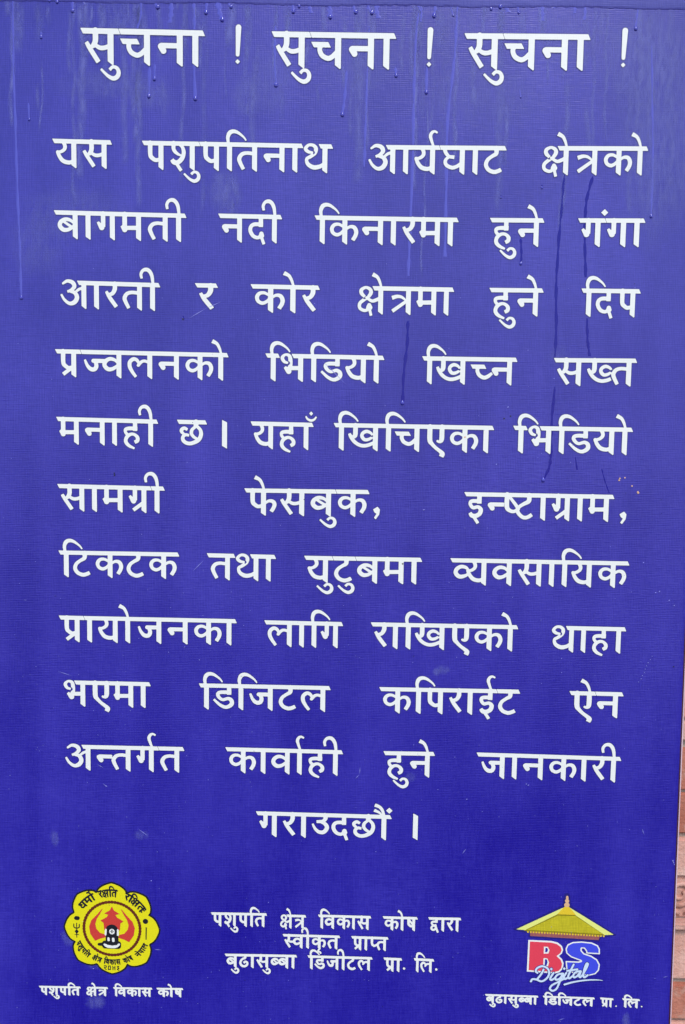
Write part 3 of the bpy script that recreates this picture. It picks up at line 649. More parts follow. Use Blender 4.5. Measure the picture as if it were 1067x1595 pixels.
# ------------------------------------------------------------------ temple roof logo, bottom right (units: 1/6.669 photo pixel)
LK = 6.669
LC = P(800 + 530 / LK, 1385 + 530 / LK)
LS = .6e-3 / LK * 1.08
def lmap(u, v): return (LC[0] + LS * (u - 530), LC[1] - LS * (v - 530))
def lsh(fn, mat, off, name, parent, step=3, level=0):
    f = Field(0, 0, 1080, 1120, step); fn(f); p = Print(); p.add(f.loops(level, 80), lmap, off, mat)
    return p.build(name, parent)
logo = lsh(lambda f: (f.poly([(28, 430), (500, 176), (575, 176), (1030, 462), (940, 478), (888, 480), (872, 528), (180, 502), (178, 458), (100, 448)]),
                      f.stroke([(538, 70, 44), (538, 170, 70)], flat=False)), 'navy', Z_NAVY, 'temple_logo', sign, level=8)
lsh(lambda f: f.poly([(180, 446), (882, 470), (868, 520), (186, 496)]), 'brick_ink', .0003, 'wall_band', logo)
lsh(lambda f: [f.poly([(150 + i * 28, 436 + i * .9), (172 + i * 28, 437 + i * .9), (168 + i * 28, 462 + i * .9), (154 + i * 28, 461 + i * .9)]) for i in range(28)], 'gold', .00036, 'eave_fringe', logo)
lsh(lambda f: f.poly([(120, 436), (440, 262), (632, 264), (940, 466), (880, 462)]), 'olive', .00044, 'roof', logo)
M['umber'] = ink('dark_olive_ink', (.30, .25, .01), var=.15)
lsh(lambda f: (f.stroke([(126, 440, 7), (448, 268, 14), (628, 268, 12), (930, 462, 14)], smooth=False), f.stroke([(130, 436, 14), (930, 462, 14)])), 'umber', .00047, 'roof_inner_line', logo)  # darker olive line printed inside the roof edges
lsh(lambda f: (f.poly([(42, 428), (498, 192), (520, 204), (452, 258), (130, 434)]), f.poly([(572, 190), (1016, 458), (925, 464), (622, 262), (556, 204)])), 'lime', .00050, 'roof_edge', logo)
lsh(lambda f: f.poly([(498, 200), (515, 178), (560, 178), (580, 200), (632, 262), (446, 260)]), 'gold', .00056, 'ridge_cap', logo)
lsh(lambda f: (f.stroke([(538, 76, 22), (539, 90, 26)], flat=False), f.stroke([(538, 118, 40), (539, 120, 40)], flat=False), f.stroke([(534, 160, 46), (542, 160, 46)], flat=False)), 'peach', .00062, 'pinnacle', logo)
def Bf(f):
    f.poly([(168, 536), (400, 541), (462, 556), (505, 590), (520, 632), (508, 672), (478, 698), (512, 728), (530, 775), (524, 830), (490, 872), (440, 884), (164, 870)])
    f.cut_poly([(342, 615), (362, 618), (368, 638), (360, 660), (340, 662)]); f.cut_poly([(342, 735), (362, 738), (368, 768), (360, 800), (340, 802)])
def Bi(f):
    f.poly([(185, 552), (400, 558), (454, 572), (492, 600), (504, 634), (492, 666), (456, 698), (498, 738), (514, 778), (508, 824), (480, 856), (440, 866), (182, 853)])
    f.cut_poly([(326, 600), (366, 603), (384, 638), (374, 674), (326, 676)]); f.cut_poly([(326, 722), (366, 725), (384, 768), (374, 814), (326, 816)])
bl = lsh(Bf, 'white', Z_WHITE, 'letter_b', logo); lsh(Bi, 'logo_red', .00055, 'red_fill', bl)
Sout = [(888, 668), (752, 664), (748, 640), (728, 612), (704, 612), (704, 632), (730, 662), (800, 684), (862, 722), (892, 776), (886, 838), (852, 880), (790, 898), (700, 890), (640, 878), (560, 850), (548, 748), (676, 750), (700, 744), (600, 708), (552, 668), (542, 620), (560, 574), (612, 546), (700, 538), (800, 546), (864, 574), (884, 610)]
lsh(lambda f: f.poly(Sout), 'white', .00042, 'letter_s', logo)
sl = lsh(lambda f: (f.poly(Sout)), 'logo_blue', .00055, 'blue_fill', logo, level=-13)
def script(f):
    w = 20
    for s_ in ([(208, 972), (222, 948), (262, 950), (318, 968), (370, 930), (388, 880), (370, 830), (318, 808), (268, 828), (252, 862), (270, 880)],
               [(330, 842), (310, 890), (268, 950)], [(432, 876), (402, 930), (412, 952), (448, 930)],
               [(520, 880), (480, 890), (452, 920), (462, 948), (500, 930), (528, 880), (500, 960), (470, 1040), (430, 1066), (402, 1046), (420, 1008), (480, 972), (545, 930)],
               [(560, 872), (536, 918), (548, 938), (580, 920)], [(630, 782), (600, 850), (580, 908), (592, 930), (622, 905)], [(568, 850), (668, 832)],
               [(700, 850), (660, 858), (632, 890), (640, 918), (672, 900), (704, 852), (690, 900), (700, 914), (722, 892)],
               [(722, 892), (752, 830), (772, 776), (756, 770), (738, 830), (730, 890), (742, 914), (775, 890)]):
        f.stroke([(a, b, w) for a, b in s_], flat=False)
    f.poly([(408, 820), (424, 836), (408, 852), (392, 836)]); f.poly([(537, 812), (553, 828), (537, 844), (521, 828)])
    f.stroke([(546, 996, 20), (640, 966, 18), (760, 944, 16), (860, 938, 12), (925, 942, 5)], flat=False)
sc = lsh(script, 'navy', .00062, 'script_outline', logo, level=6)  # navy outline printed round the script
lsh(script, 'pale_blue', .00072, 'script_word', logo)

# ------------------------------------------------------------------ vinyl sheet, hem, frame and backing
xl = P(-60, 900)[0]
e1, e2 = P(1066.3, 985), P(1041.3, 1595)
zt, zb = P(533, -55)[1], P(533, 1640)[1]
def xr(z): return e1[0] + (e2[0] - e1[0]) * (z - e1[1]) / (e2[1] - e1[1])
nx, nz = 120, 180
verts = []; faces = []
for j in range(nz + 1):
    z = zb + (zt - zb) * j / nz
    for i in range(nx + 1):
        x = xl + (xr(z) - xl) * i / nx
        q = V3((x, z), 0)
        verts.append(q)
for j in range(nz):
    for i in range(nx):
        a = j * (nx + 1) + i; faces.append((a, a + 1, a + nx + 2, a + nx + 1))
# turned edges: the sheet is folded back round its frame
def fold(idx, dx, dz):
    n0 = len(verts)
    for k in idx:
        v = verts[k]; verts.append((v[0] + dx * .0006, v[1] + .0015, v[2] + dz * .0006))
    for k in idx:
        v = verts[k]; verts.append((v[0] + dx * .0003, max(v[1] + .0016, .0017), v[2] + dz * .0003))
    m = len(idx)
    for k in range(m - 1):
        faces.append((idx[k], n0 + k, n0 + k + 1, idx[k + 1])); faces.append((n0 + k, n0 + m + k, n0 + m + k + 1, n0 + k + 1))
fold([j * (nx + 1) + nx for j in range(nz + 1)], 1, 0)
fold([j * (nx + 1) for j in range(nz, -1, -1)], -1, 0)
fold([nz * (nx + 1) + i for i in range(nx, -1, -1)], 0, 1)
fold([i for i in range(nx + 1)], 0, -1)
sheet = mesh_obj('vinyl_sheet', verts, faces, M['vinyl'], sign, smooth=True)

# hem welded along the top, its lower lip slightly lifted and ragged
verts = []; faces = []
n = 260
za, zc = P(0, 9)[1], P(1067, 9)[1]
for i in range(n + 1):
    x = xl + (xr(zt) - xl) * i / n
    zl = Z0 + (P(533, 8.5)[1] - Z0) + .0006 * math.sin(x * 40) + .0005 * random.uniform(-1, 1) - .0012 * (x)
    prof = [(zl, .0001), (zl + .0006, .00035), (zl + .002, .0006), (zl + .012, .0008), (zt - .0005, .0008), (zt + .0012, .0004), (zt + .0012, -.008)]
    for z, o in prof: verts.append((x, -o - wave(x, z), z))
for i in range(n):
    for k in range(6):
        a = i * 7 + k; faces.append((a, a + 7, a + 8, a + 1))
hem = mesh_obj('hem', verts, faces, M['hem'], sign, smooth=True)

def metal(name, col, rough):
    m, t, b = nodes(name)
    tc = N(t, 'ShaderNodeTexCoord'); n_ = N(t, 'ShaderNodeTexNoise'); n_.inputs['Scale'].default_value = 60; n_.inputs['Detail'].default_value = 6
    L(t, tc.outputs['Object'], n_.inputs[0])
    mx = N(t, 'ShaderNodeMixRGB'); mx.inputs[1].default_value = (*[c * .75 for c in col], 1); mx.inputs[2].default_value = (*[min(1, c * 1.15) for c in col], 1)
    L(t, n_.outputs['Fac'], mx.inputs[0]); L(t, mx.outputs[0], b.inputs['Base Color']); b.inputs['Roughness'].default_value = rough
    return m
M['frame'] = metal('maroon_paint', (.05, .008, .03), .5)
M['back'] = metal('pale_backing', (.72, .52, .60), .6)
M['steel'] = metal('grey_steel', (.20, .19, .19), .5)

def bar_(name, x0a, x1a, z0, z1, y0, y1, mat, parent, slope=False, bev=.0004):
    """upright bar whose right side follows the sign's slanting edge"""
    v = []
    for z in (z0, z1):
        off = (xr(z) - xr(z0)) if slope else 0
        for x, y in ((x0a + off, y0), (x1a + off, y0), (x1a + off, y1), (x0a + off, y1)): v.append((x, y, z))
    f = [(3, 2, 1, 0), (4, 5, 6, 7), (0, 1, 5, 4), (1, 2, 6, 5), (2, 3, 7, 6), (3, 0, 4, 7)]
    o = mesh_obj(name, v, f, mat, parent)
    bm = bmesh.new(); bm.from_mesh(o.data); bmesh.ops.bevel(bm, geom=bm.edges[:], offset=bev, segments=2, affect='EDGES'); bm.to_mesh(o.data); bm.free()
    return o
xrb = xr(zb)
bar_('edge_strip', xrb - .024, xrb + .0024, zb - .001, zt + .001, .0019, .0034, M['frame'], sign, slope=True, bev=.0002)
bar_('edge_strip', xl - .0021, xl + .024, zb - .001, zt + .001, .0019, .0034, M['frame'], sign, bev=.0002)
bar_('backing_board', xl - .0042, xrb + .0042, zb - .003, zt + .003, .0037, .0080, M['back'], sign, slope=True)
bar_('frame_bar', xrb - .030, xrb - .006, zb + .001, zt - .001, .0085, .034, M['steel'], sign, slope=True)
bar_('frame_bar', xl + .006, xl + .030, zb + .001, zt - .001, .0085, .034, M['steel'], sign)
bar_('frame_bar', xl + .031, xr(zt) - .031, zt - .026, zt - .001, .0088, .0338, M['steel'], sign)
bar_('frame_bar', xl + .031, xrb - .031, zb + .001, zb + .026, .0088, .0338, M['steel'], sign)
bar_('cross_bar', xl + .031, xrb - .034, zb + .208, zb + .232, .0088, .0338, M['steel'], sign)
bar_('cross_bar', xl + .031, xrb - .034, zt - .232, zt - .208, .0088, .0338, M['steel'], sign)
for z in (zb + .22, zt - .22):
    for x in (xl + .12, xrb - .14):
        bar_('wall_bracket', x - .014, x + .014, z - .014, z + .014, .0340, .1210, M['steel'], sign, bev=.0015)

# ------------------------------------------------------------------ rain runs, beads and dried dust trails on the sheet
m, t, b = nodes('wet_vinyl')
b.inputs['Base Color'].default_value = (.010, .006, .25, 1); b.inputs['Roughness'].default_value = .26; b.inputs['IOR'].default_value = 1.36
tc = N(t, 'ShaderNodeTexCoord'); n_ = N(t, 'ShaderNodeTexNoise'); n_.inputs['Scale'].default_value = 700; L(t, tc.outputs['Object'], n_.inputs[0])
bp = N(t, 'ShaderNodeBump'); bp.inputs['Strength'].default_value = .35; bp.inputs['Distance'].default_value = .0004
L(t, n_.outputs['Fac'], bp.inputs['Height']); L(t, bp.outputs[0], b.inputs['Normal'])
M['wet'] = m
m, t, b = nodes('silty_water_sheen')
b.inputs['Base Color'].default_value = (.078, .078, .49, 1); b.inputs['Roughness'].default_value = .32  # paler base paints in the sky's reflection, along with dried haze
tc = N(t, 'ShaderNodeTexCoord'); n_ = N(t, 'ShaderNodeTexNoise'); n_.inputs['Scale'].default_value = 500; L(t, tc.outputs['Object'], n_.inputs[0])
bp = N(t, 'ShaderNodeBump'); bp.inputs['Strength'].default_value = .4; bp.inputs['Distance'].default_value = .0004
L(t, n_.outputs['Fac'], bp.inputs['Height']); L(t, bp.outputs[0], b.inputs['Normal'])
M['silt_sheen'] = m
m, t, b = nodes('water_bead')
b.inputs['Base Color'].default_value = (.05, .045, .40, 1); b.inputs['Roughness'].default_value = .08; b.inputs['Coat Weight'].default_value = .5
M['bead'] = m
m, t, b = nodes('dust_sheen_film')
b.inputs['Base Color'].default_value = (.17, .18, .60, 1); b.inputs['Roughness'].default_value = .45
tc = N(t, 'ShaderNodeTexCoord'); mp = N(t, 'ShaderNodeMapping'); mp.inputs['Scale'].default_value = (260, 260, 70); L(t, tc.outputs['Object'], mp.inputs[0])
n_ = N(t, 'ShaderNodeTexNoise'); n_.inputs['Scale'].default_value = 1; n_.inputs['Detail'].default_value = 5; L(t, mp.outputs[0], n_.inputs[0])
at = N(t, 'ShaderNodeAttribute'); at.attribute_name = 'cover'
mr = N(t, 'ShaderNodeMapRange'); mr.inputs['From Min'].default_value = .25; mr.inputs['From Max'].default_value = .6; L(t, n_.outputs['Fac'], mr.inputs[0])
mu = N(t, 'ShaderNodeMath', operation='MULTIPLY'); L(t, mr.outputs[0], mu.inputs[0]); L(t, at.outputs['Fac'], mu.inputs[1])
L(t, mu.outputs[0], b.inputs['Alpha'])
M['dust'] = m  # dust colour, also spread as painted sky sheen at the top right

def run_path(pts, wig=.5, n=5):
    c = catmull([(p[0], p[1], 0) for p in pts], n)
    out = []
    for k, q in enumerate(c):
        out.append((q[0] + random.uniform(-wig, wig) * .5, q[1]))
    return out
def run_mesh(px, width, height, name, bead=None, mat='wet'):
    """water lying along a path: a low rounded ridge with a bead at its foot"""
    verts, faces = [], []
    cen = [P(a, b_) for a, b_ in px]
    m_ = 7
    for k, c in enumerate(cen):
        ww = width * random.uniform(.85, 1.1) * (1 + .28 * math.sin(k * .9 + px[0][0])) * (1 if 0 < k else .4)
        for i in range(m_):
            u = -1 + 2 * i / (m_ - 1)
            verts.append(V3((c[0] + u * ww / 2, c[1]), .00004 + height * (1 - u * u) * random.uniform(.85, 1.1)))
    for k in range(len(cen) - 1):
        for i in range(m_ - 1):
            a = k * m_ + i; faces.append((a, a + m_, a + m_ + 1, a + 1))
    nf0 = len(faces)
    if bead:
        r = bead * 1.5; c = cen[-1]; n0 = len(verts); nr, na = 5, 14
        for j in range(nr + 1):
            ph = j / nr * math.pi / 2
            for i in range(na):
                th = 2 * math.pi * i / na
                rz = r * (1.15 if math.sin(th) < 0 else 1.35)
                verts.append(V3((c[0] + r * math.cos(th) * math.cos(ph), c[1] + rz * math.sin(th) * math.cos(ph)), .00005 + r * .6 * math.sin(ph)))
        for j in range(nr):
            for i in range(na):
                a = n0 + j * na + i; b_ = n0 + j * na + (i + 1) % na
                faces.append((a, b_, b_ + na, a + na))
    return mesh_obj(name, verts, faces, [M[mat], M['bead']], sheet, [0] * nf0 + [1] * (len(faces) - nf0), smooth=True)
RUNS = [
 ([(20, -20), (20.5, 60), (21, 120), (24, 200), (27, 300), (31, 390), (33, 464)], 3.4, 1),
 ([(113, 2), (113, 17)], 3.6, 1), ([(218, -10), (220, 20), (214, 45)], 3.8, 0), ([(233, 104), (232, 150)], 4, 1), ([(241, 100), (240.5, 123)], 3.6, 1),
 ([(302, 4), (303, 40), (302, 80), (304, 154)], 4.2, 1), ([(429, 40), (428, 90), (430, 133)], 4, 1), ([(540, 110), (537, 150), (533, 179)], 3.8, 1),
 ([(575, 40), (572, 120), (569, 210), (567, 260)], 3.6, 0), ([(665, 104), (664, 144)], 3.8, 1), ([(616, 105), (617, 118)], 3.5, 1), ([(322, 4), (321, 20)], 4, 1),
 ([(652, 20), (648, 60), (645, 150), (643, 250), (638, 380), (636, 430)], 4.2, 0), ([(635.5, 500), (634, 540), (629, 580), (627, 628)], 4.4, 1),
 ([(713, 4), (708, 90), (697, 190), (695, 300), (693, 400)], 4.2, 0),
 ([(994, 10), (992, 30), (990, 45)], 3.6, 1), ([(1015, 70), (1016, 160), (1017, 250), (1014, 337)], 3.4, 1),
 ([(879, 272), (874, 330), (869, 392), (866, 450), (866, 510), (864, 560)], 4.2, 0), ([(864, 602), (859, 660), (858, 707), (855, 728), (846, 748)], 4.2, 1),
 ([(923, 275), (914, 310), (911, 345), (911, 390), (912, 432)], 4.2, 0), ([(914, 496), (915, 530), (918, 555)], 4, 0),
 ([(811, 372), (812, 395), (811, 411)], 3.2, 1), ([(630, 480), (632, 470)], 3, 0), ([(896, 712), (899, 732)], 2.2, 0), ([(937, 730), (943, 752), (949, 768)], 1.8, 0),
 ([(44, 160), (45, 186)], 2.6, 1), ([(64, 50), (64, 58)], 3, 1), ([(89, 0), (89, 3)], 3.4, 1), ([(77, 0), (77, 1)], 3, 1), ([(128, 0), (131, 6)], 2.8, 0),
 ([(456, 2), (457, 18)], 3.8, 1), ([(465, 4), (466, 10)], 3, 1), ([(830, 60), (829, 76)], 2.6, 0), ([(702, 10), (706, 24)], 2.4, 1), ([(764, 2), (765, 14)], 3, 1),
 ([(806, 8), (808, 20)], 2.6, 1), ([(844, 288), (844, 293)], 2.2, 1), ([(780, 304), (780, 308)], 2, 1), ([(285, 492), (287, 497)], 2.4, 0), ([(809, 140), (811, 152)], 2, 1),
]
rr_ = random.Random(21)
for k in range(20):
    x = rr_.uniform(120, 1010); ln = rr_.choice([8, 14, 22, 30]) * rr_.uniform(.8, 1.2)
    RUNS.append(([(x, 4), (x + rr_.uniform(-2, 2), 4 + ln * .5), (x + rr_.uniform(-4, 4), 4 + ln)], rr_.uniform(3.5, 7), rr_.random() < .35))
for pts, wpx, bead in RUNS:
    n_ = 3 if len(pts) > 2 else 1
    if len(pts) > 2: px = run_path(pts, .6, 10)
    else: px = [(pts[0][0] + (pts[1][0] - pts[0][0]) * k / 6, pts[0][1] + (pts[1][1] - pts[0][1]) * k / 6) for k in range(7)]
    run_mesh(px, wpx * .6e-3, .00013, 'water_run', bead=min(wpx, 4) * .6e-3 * .5 if bead else None, mat='silt_sheen' if pts[0][1] < 200 else 'wet')

def dust_trails():
    verts, faces, cov = [], [], []
    def ribbon(px, wd, c0):
        m_ = 5; n0 = len(verts); K = len(px)
        for k, (a, b_) in enumerate(px):
            c = P(a, b_); e = min(1, k / 3, (K - 1 - k) / 3)
            for i in range(m_):
                u = -1 + 2 * i / (m_ - 1)
                verts.append(V3((c[0] + u * wd * .5 * random.uniform(.85, 1.1), c[1]), .00012)); cov.append(c0 * (1 - abs(u)) ** .6 * e)
        for k in range(K - 1):
            for i in range(m_ - 1):
                a = n0 + k * m_ + i; faces.append((a, a + m_, a + m_ + 1, a + 1))
    r = random.Random(3)
    for k in range(95):
        x = r.uniform(8, 1050); y0 = r.choice([r.uniform(-8, 14), r.uniform(-8, 14), r.uniform(20, 170)]); ln = r.uniform(15, 120) if r.random() < .7 else r.uniform(120, 330)
        wd = r.uniform(4, 13) * .6e-3; d = r.uniform(-.05, .02)
        n_ = max(8, int(ln / 6)); ph = r.uniform(0, 6)
        ribbon([(x + d * ln * i / n_ + 1.6 * math.sin(ph + i * .35), y0 + ln * i / n_) for i in range(n_ + 1)], wd * (1.5 if y0 < 15 else 1), r.uniform(.25, .7))
    for a, b_, w_, l_, c_ in ((21, -10, 8, 210, .7), (142, 0, 6, 42, .7), (199, 0, 6, 40, .8), (247, 0, 5, 55, .6), (303, 0, 8, 45, .8), (429, 0, 8, 130, .7), (651, 0, 8, 300, .7), (713, 0, 8, 280, .6), (575, 0, 8, 240, .5), (384, 8, 12, 26, .4), (927, 0, 7, 240, .45), (946, 0, 7, 220, .45), (1014, 20, 8, 240, .5), (536, 20, 9, 120, .5)):
        n_ = max(8, int(l_ / 6)); ribbon([(a + 1.5 * math.sin(i * .4) - i * .12, b_ + l_ * i / n_) for i in range(n_ + 1)], w_ * .6e-3, c_)
    o = mesh_obj('dust_trail', verts, faces, M['dust'], sheet)
    at_ = o.data.attributes.new('cover', 'FLOAT', 'POINT'); at_.data.foreach_set('value', cov)
    o['kind'] = 'stuff'
    # smudges of dust; those at the top right paint the sky's sheen in colour
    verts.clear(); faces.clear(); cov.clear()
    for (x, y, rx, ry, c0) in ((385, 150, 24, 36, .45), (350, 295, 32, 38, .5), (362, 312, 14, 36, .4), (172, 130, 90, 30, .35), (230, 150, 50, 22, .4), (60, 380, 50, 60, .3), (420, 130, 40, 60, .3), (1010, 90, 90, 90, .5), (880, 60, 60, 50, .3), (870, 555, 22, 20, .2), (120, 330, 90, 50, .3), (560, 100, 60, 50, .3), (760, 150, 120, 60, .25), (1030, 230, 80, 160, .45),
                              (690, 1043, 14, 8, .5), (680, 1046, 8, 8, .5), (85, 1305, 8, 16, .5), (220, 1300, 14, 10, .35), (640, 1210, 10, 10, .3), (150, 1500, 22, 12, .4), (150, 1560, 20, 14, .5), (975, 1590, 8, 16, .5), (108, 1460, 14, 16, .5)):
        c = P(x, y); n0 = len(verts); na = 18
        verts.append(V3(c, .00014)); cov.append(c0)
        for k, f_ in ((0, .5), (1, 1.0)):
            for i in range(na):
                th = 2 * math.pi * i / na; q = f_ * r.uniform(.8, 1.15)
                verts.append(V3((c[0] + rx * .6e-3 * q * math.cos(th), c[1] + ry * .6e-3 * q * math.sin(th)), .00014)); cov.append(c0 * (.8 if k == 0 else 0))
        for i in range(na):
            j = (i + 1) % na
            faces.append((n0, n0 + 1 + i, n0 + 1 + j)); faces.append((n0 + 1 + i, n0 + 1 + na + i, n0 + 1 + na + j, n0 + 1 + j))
    o = mesh_obj('dust_sheen_smudge', verts, faces, M['dust'], sheet)
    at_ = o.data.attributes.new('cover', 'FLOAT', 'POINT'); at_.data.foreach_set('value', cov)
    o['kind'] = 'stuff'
dust_trails()

def specks():
    r = random.Random(11)
    M['speck'] = ink('pale_speck_dust', (.26, .26, .72))
    groups = {'pale_speck': ('speck', []), 'dark_speck': ('black', []), 'pink_speck': ('peach', [])}
    for k in range(330):
        y = r.uniform(880, 1595) if r.random() < .8 else r.uniform(400, 880)
        groups['pale_speck'][1].append((r.uniform(5, 1040), y, r.uniform(.35, .8), r.uniform(.3, .7), r.uniform(0, 3)))
    for x, y in ((1002, 876), (1021, 923), (1027, 921), (1042, 935), (1050, 943), (791, 634), (773, 723), (727, 1245), (166, 1224), (820, 1221), (823, 1223), (146, 1508), (236, 1371), (1049, 1343), (1050, 1346), (1048, 1340), (660, 794)):
        groups['pale_speck'][1].append((x, y, 1.3, .8, .6))
    for k in range(9): groups['pale_speck'][1].append((1015 - k * 2.5 + r.uniform(-1, 1), 1022 + k * 5, .8, .7, 0))
    for k in range(60): groups['dark_speck'][1].append((r.uniform(5, 1040), r.uniform(300, 1590), r.uniform(.4, .8), r.uniform(.4, .8), 0))
    for x, y in ((178, 737), (1049, 1038), (178.5, 740), (785, 652), (795, 648), (285, 497), (627, 878)): groups['dark_speck'][1].append((x, y, 1.5, 1.2, 0))
    for x, y in ((965, 745), (973, 744), (984, 757), (993, 766), (994, 768), (964, 748), (724, 681)): groups['pink_speck'][1].append((x, y, 1.6, 1.2, .5))
    for nm, (mt, ls) in groups.items():
        verts, faces = [], []
        for x, y, a, b_, th in ls:
            c = P(x, y); n0 = len(verts); h = .00012
            for i in range(6):
                t_ = i * math.pi / 3; q = r.uniform(.7, 1.2); u, v = a * q * math.cos(t_), b_ * q * math.sin(t_)
                verts.append(V3((c[0] + .6e-3 * (u * math.cos(th) - v * math.sin(th)), c[1] + .6e-3 * (u * math.sin(th) + v * math.cos(th))), .00045))
            verts.append(V3(c, .00045 + h))
            for i in range(6): faces.append((n0 + i, n0 + (i + 1) % 6, n0 + 6))
        o = mesh_obj(nm, verts, faces, M[mt], sheet); o['kind'] = 'stuff'
    # fine scratches
    verts, faces = [], []
    for x0, y0, x1, y1 in ((294, 496, 322, 480), (322, 480, 345, 470), (160, 1220, 168, 1225), (553, 1213, 560, 1206), (560, 1206, 561, 1194), (90, 1045, 112, 1052), (240, 1478, 252, 1479), (1046, 1338, 1050, 1345), (868, 1590, 880, 1586), (152, 1190, 162, 1196), (215, 1290, 232, 1302), (1000, 1290, 1003, 1300),
                           (300, 890, 318, 872), (500, 560, 540, 600), (720, 1330, 726, 1322), (1032, 1522, 1040, 1520)):
        a, c = P(x0, y0), P(x1, y1); d = (c - a); l = np.hypot(*d); nn = np.array((-d[1], d[0])) / l * .00028
        n0 = len(verts)
        for q in (a, a * .5 + c * .5 + nn, c, a * .5 + c * .5 - nn): verts.append(V3(q, .0005))
        faces.append((n0, n0 + 3, n0 + 2, n0 + 1))
    o = mesh_obj('scratch', verts, faces, M['speck'], sheet); o['kind'] = 'stuff'
specks()

# ------------------------------------------------------------------ terracotta wall behind
WY = .122                                          # face of the wall
def PW(px, py, y=WY):
    d = ROT @ Vector(((px - CX) / F, -(py - CY) / F, -1)); t = (y - CAMLOC.y) / d.y
    p = CAMLOC + d * t; return (p.x, p.z)
def terracotta(name, c1, c2, seed):
    m, t, b = nodes(name)
    tc = N(t, 'ShaderNodeTexCoord'); oi = N(t, 'ShaderNodeObjectInfo')
    ad = N(t, 'ShaderNodeVectorMath', operation='ADD'); L(t, tc.outputs['Object'], ad.inputs[0]); ad.inputs[1].default_value = (seed, seed * 2, 0)
    n1 = N(t, 'ShaderNodeTexNoise'); n1.inputs['Scale'].default_value = 26; n1.inputs['Detail'].default_value = 8; n1.inputs['Roughness'].default_value = .65
    n2 = N(t, 'ShaderNodeTexNoise'); n2.inputs['Scale'].default_value = 260; n2.inputs['Detail'].default_value = 4
    mu = N(t, 'ShaderNodeTexMusgrave') if False else None
    L(t, ad.outputs[0], n1.inputs[0]); L(t, ad.outputs[0], n2.inputs[0])
    cr = N(t, 'ShaderNodeValToRGB'); cr.color_ramp.elements[0].position = .32; cr.color_ramp.elements[1].position = .68
    cr.color_ramp.elements[0].color = (*c1, 1); cr.color_ramp.elements[1].color = (*c2, 1)
    L(t, n1.outputs['Fac'], cr.inputs[0])
    hs = N(t, 'ShaderNodeHueSaturation'); L(t, cr.outputs[0], hs.inputs['Color'])
    vr = N(t, 'ShaderNodeMapRange'); vr.inputs['To Min'].default_value = .86; vr.inputs['To Max'].default_value = 1.14; L(t, oi.outputs['Random'], vr.inputs[0]); L(t, vr.outputs[0], hs.inputs['Value'])
    # pale lime bloom
    n3 = N(t, 'ShaderNodeTexNoise'); n3.inputs['Scale'].default_value = 70; n3.inputs['Detail'].default_value = 6; L(t, ad.outputs[0], n3.inputs[0])
    r3 = N(t, 'ShaderNodeMapRange'); r3.inputs['From Min'].default_value = .56; r3.inputs['From Max'].default_value = .72; r3.inputs['To Max'].default_value = .5; L(t, n3.outputs['Fac'], r3.inputs[0])
    mx = N(t, 'ShaderNodeMixRGB'); L(t, r3.outputs[0], mx.inputs[0]); L(t, hs.outputs[0], mx.inputs[1]); mx.inputs[2].default_value = (.62, .50, .42, 1)
    L(t, mx.outputs[0], b.inputs['Base Color']); b.inputs['Roughness'].default_value = .9
    sm = N(t, 'ShaderNodeMath', operation='ADD'); L(t, n1.outputs['Fac'], sm.inputs[0]); L(t, n2.outputs['Fac'], sm.inputs[1])
    bp = N(t, 'ShaderNodeBump'); bp.inputs['Strength'].default_value = .6; bp.inputs['Distance'].default_value = .002; L(t, sm.outputs[0], bp.inputs['Height']); L(t, bp.outputs[0], b.inputs['Normal'])
    return m
M['terra_red'] = terracotta('red_terracotta', (.40, .115, .07), (.55, .22, .155), 1.0)
M['terra_pink'] = terracotta('pink_terracotta', (.54, .25, .19), (.73, .45, .38), 4.0)
M['mortar'] = terracotta('lime_mortar', (.30, .22, .17), (.60, .50, .42), 9.0)
wall = thing('terracotta_wall', 'pinkish red terracotta wall of stacked blocks with a carved course, seen past the right edge of the notice board', 'wall', (0, WY + .1, Z0 - .95))
Y2 = WY + .10
def zz(py): return PW(1058, py)[1]
# courses from the photograph, top of each in photo pixels: (top, bottom, kind)
courses = [(-330, -190, 'r'), (-190, -40, 'p'), (-40, 95, 'r'), (95, 240, 'p'), (240, 380, 'r'), (380, 520, 'p'), (520, 640, 'r'), (640, 770, 'p'), (770, 900, 'r'), (900, 1042, 'p'), (1045, 1120, 'p'), (1123, 1156, 'p'),
           (1166, 1233, 'r'), (1235, 1301, 'r'), (1305, 1367, 'p'), (1367.5, 1433, 'c'), (1433.5, 1446, 'l'), (1447, 1528, 'p'), (1533, 1590, 'r'), (1593, 1700, 'p'), (1703, 1820, 'r'), (1823, 1950, 'p')]
mv = mesh_obj('mortar_bed', [(-1.05, WY + .006, zz(1960)), (1.05, WY + .006, zz(1960)), (1.05, WY + .006, zz(-335)), (-1.05, WY + .006, zz(-335)),
                             (-1.05, Y2, zz(1960)), (1.05, Y2, zz(1960)), (1.05, Y2, zz(-335)), (-1.05, Y2, zz(-335))],
              [(0, 1, 2, 3), (5, 4, 7, 6), (1, 5, 6, 2), (4, 0, 3, 7), (3, 2, 6, 7), (4, 5, 1, 0)], M['mortar'], wall)
rb = random.Random(5)
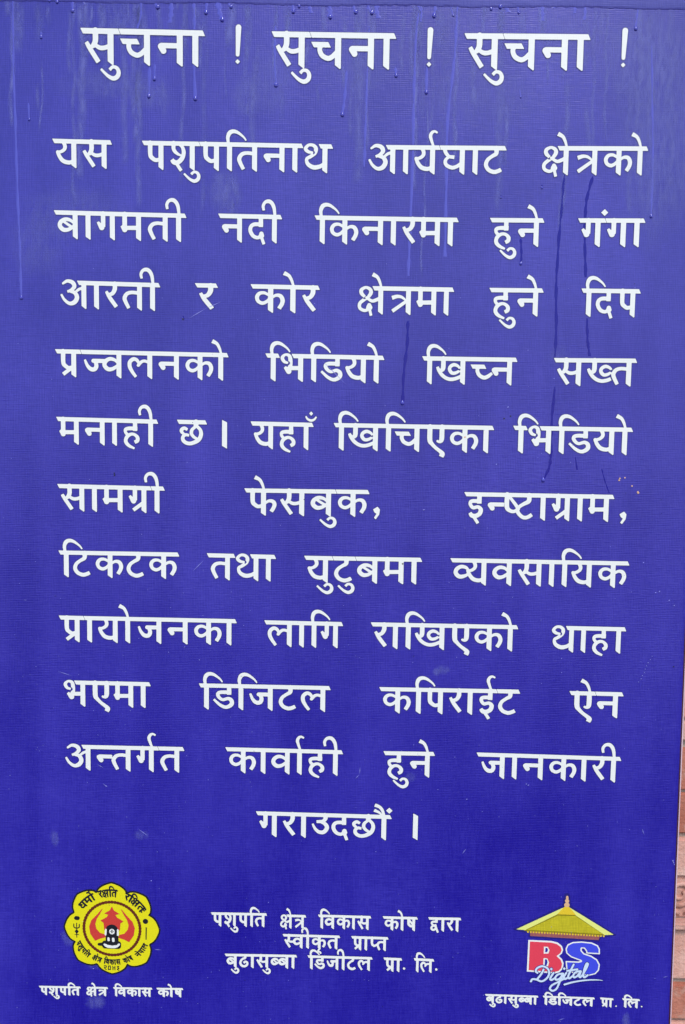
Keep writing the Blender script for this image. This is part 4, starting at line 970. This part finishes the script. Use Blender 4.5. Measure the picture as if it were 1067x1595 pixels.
def block(x0, x1, z0, z1, y0, mat, name='block', bev=.0022):
    v = [(x0, y0, z0), (x1, y0, z0), (x1, y0, z1), (x0, y0, z1), (x0, Y2 - .004, z0), (x1, Y2 - .004, z0), (x1, Y2 - .004, z1), (x0, Y2 - .004, z1)]
    v = [(a + rb.uniform(-.0008, .0008), b_ + (rb.uniform(-.0006, .0006) if i < 4 else 0), c + rb.uniform(-.0007, .0007)) for i, (a, b_, c) in enumerate(v)]
    o = mesh_obj(name, v, [(0, 1, 2, 3), (5, 4, 7, 6), (1, 5, 6, 2), (4, 0, 3, 7), (3, 2, 6, 7), (4, 5, 1, 0)], mat, wall)
    bm = bmesh.new(); bm.from_mesh(o.data)
    bmesh.ops.bevel(bm, geom=[e for e in bm.edges if all(q.co.y < WY + .05 for q in e.verts)], offset=bev, segments=2, affect='EDGES')
    bm.to_mesh(o.data); bm.free(); return o
for ci, (t0, t1, kd) in enumerate(courses):
    z1, z0 = zz(t0), zz(t1)
    if kd == 'c': continue
    if kd == 'l':
        block(-1.04, 1.04, z0, z1, WY - .006, M['terra_pink'], 'ledge'); continue
    g = .0008
    wd = .21 if (z1 - z0) > .03 else .17
    x = -1.04 + (ci % 2) * -.09
    while x < 1.04:
        x2 = x + wd * rb.uniform(.9, 1.1)
        a, c = max(x, -1.04), min(x2 - .004, 1.04)
        # no upright joint falls in the visible sliver
        if abs(x2 - PW(1055, (t0 + t1) / 2)[0]) < .03 and x2 > 0: x2 += .055; c = min(x2 - .004, 1.04)
        if c - a > .03: block(a, c, z0 + g, z1 - g, WY + rb.uniform(-.0012, .0012), M['terra_red'] if kd == 'r' else M['terra_pink'])
        x = x2
# carved course: row of scrolls and petals standing proud of a recessed ground
zc1, zc0 = zz(1367.5), zz(1433)
cz = (zc0 + zc1) / 2; hh = (zc1 - zc0)
block(-1.04, 1.04, zc0 + .0006, zc1 - .0006, WY + .003, M['terra_pink'], 'carved_ground')
def tube(path, r0, verts, faces, ry=.7):
    na = 8; K = len(path); n0 = len(verts)
    for k, (x, z, r) in enumerate(path):
        a = path[max(0, k - 1)]; b_ = path[min(K - 1, k + 1)]
        tx, tz = b_[0] - a[0], b_[1] - a[1]; l = math.hypot(tx, tz) + 1e-9; nxv, nzv = -tz / l, tx / l
        for i in range(na):
            th = 2 * math.pi * i / na
            verts.append((x + nxv * r * math.cos(th), WY + .002 - ry * r * math.sin(th), z + nzv * r * math.cos(th)))
    for k in range(K - 1):
        for i in range(na):
            j = (i + 1) % na; a = n0 + k * na
            faces.append((a + i, a + j, a + na + j, a + na + i))
    faces.append(tuple(n0 + i for i in range(na))[::-1]); faces.append(tuple(n0 + (K - 1) * na + i for i in range(na)))
xc = PW(1060, 1400)[0]
pitch = .052
for k in range(-26, 20):
    x = xc + k * pitch
    if abs(x) > 1.0: continue
    verts, faces = [], []
    r1 = hh * .30
    sp = [(x + (r1 * (1 - q / 22 * .85)) * math.cos(-1.9 + q * .46), cz + hh * .12 + (r1 * (1 - q / 22 * .85)) * math.sin(-1.9 + q * .46), .0030 - .00006 * q) for q in range(20)]
    tube(sp, 0, verts, faces)
    tube([(x - pitch * .42, cz - hh * .36, .0012), (x - pitch * .28, cz - hh * .20, .0036), (x - pitch * .10, cz - hh * .30, .0036), (x, cz - hh * .40, .0014)], 0, verts, faces)
    tube([(x - pitch * .50, cz + hh * .40, .0014), (x - pitch * .38, cz + hh * .18, .0034), (x - pitch * .34, cz - hh * .05, .0030), (x - pitch * .22, cz - hh * .10, .0012)], 0, verts, faces)
    tube([(x + pitch * .10, cz - hh * .38, .0012), (x + pitch * .26, cz - hh * .26, .0032), (x + pitch * .40, cz - hh * .38, .0014)], 0, verts, faces)
    mesh_obj('carved_scroll', verts, faces, M['terra_pink'], wall, smooth=True)

# parts are modelled in world coordinates: pull them under their things' own origins
bpy.context.view_layer.update()
for root in (sign, wall):
    off = Vector(root.location)
    for o in root.children:
        if o.type == 'MESH':
            o.matrix_parent_inverse = Matrix.Translation(-off)
import os
if os.environ.get('SCENE_DEBUG'):
    for w_, r_ in RATIO: print('RATIO %-34s %.3f' % (w_, r_))
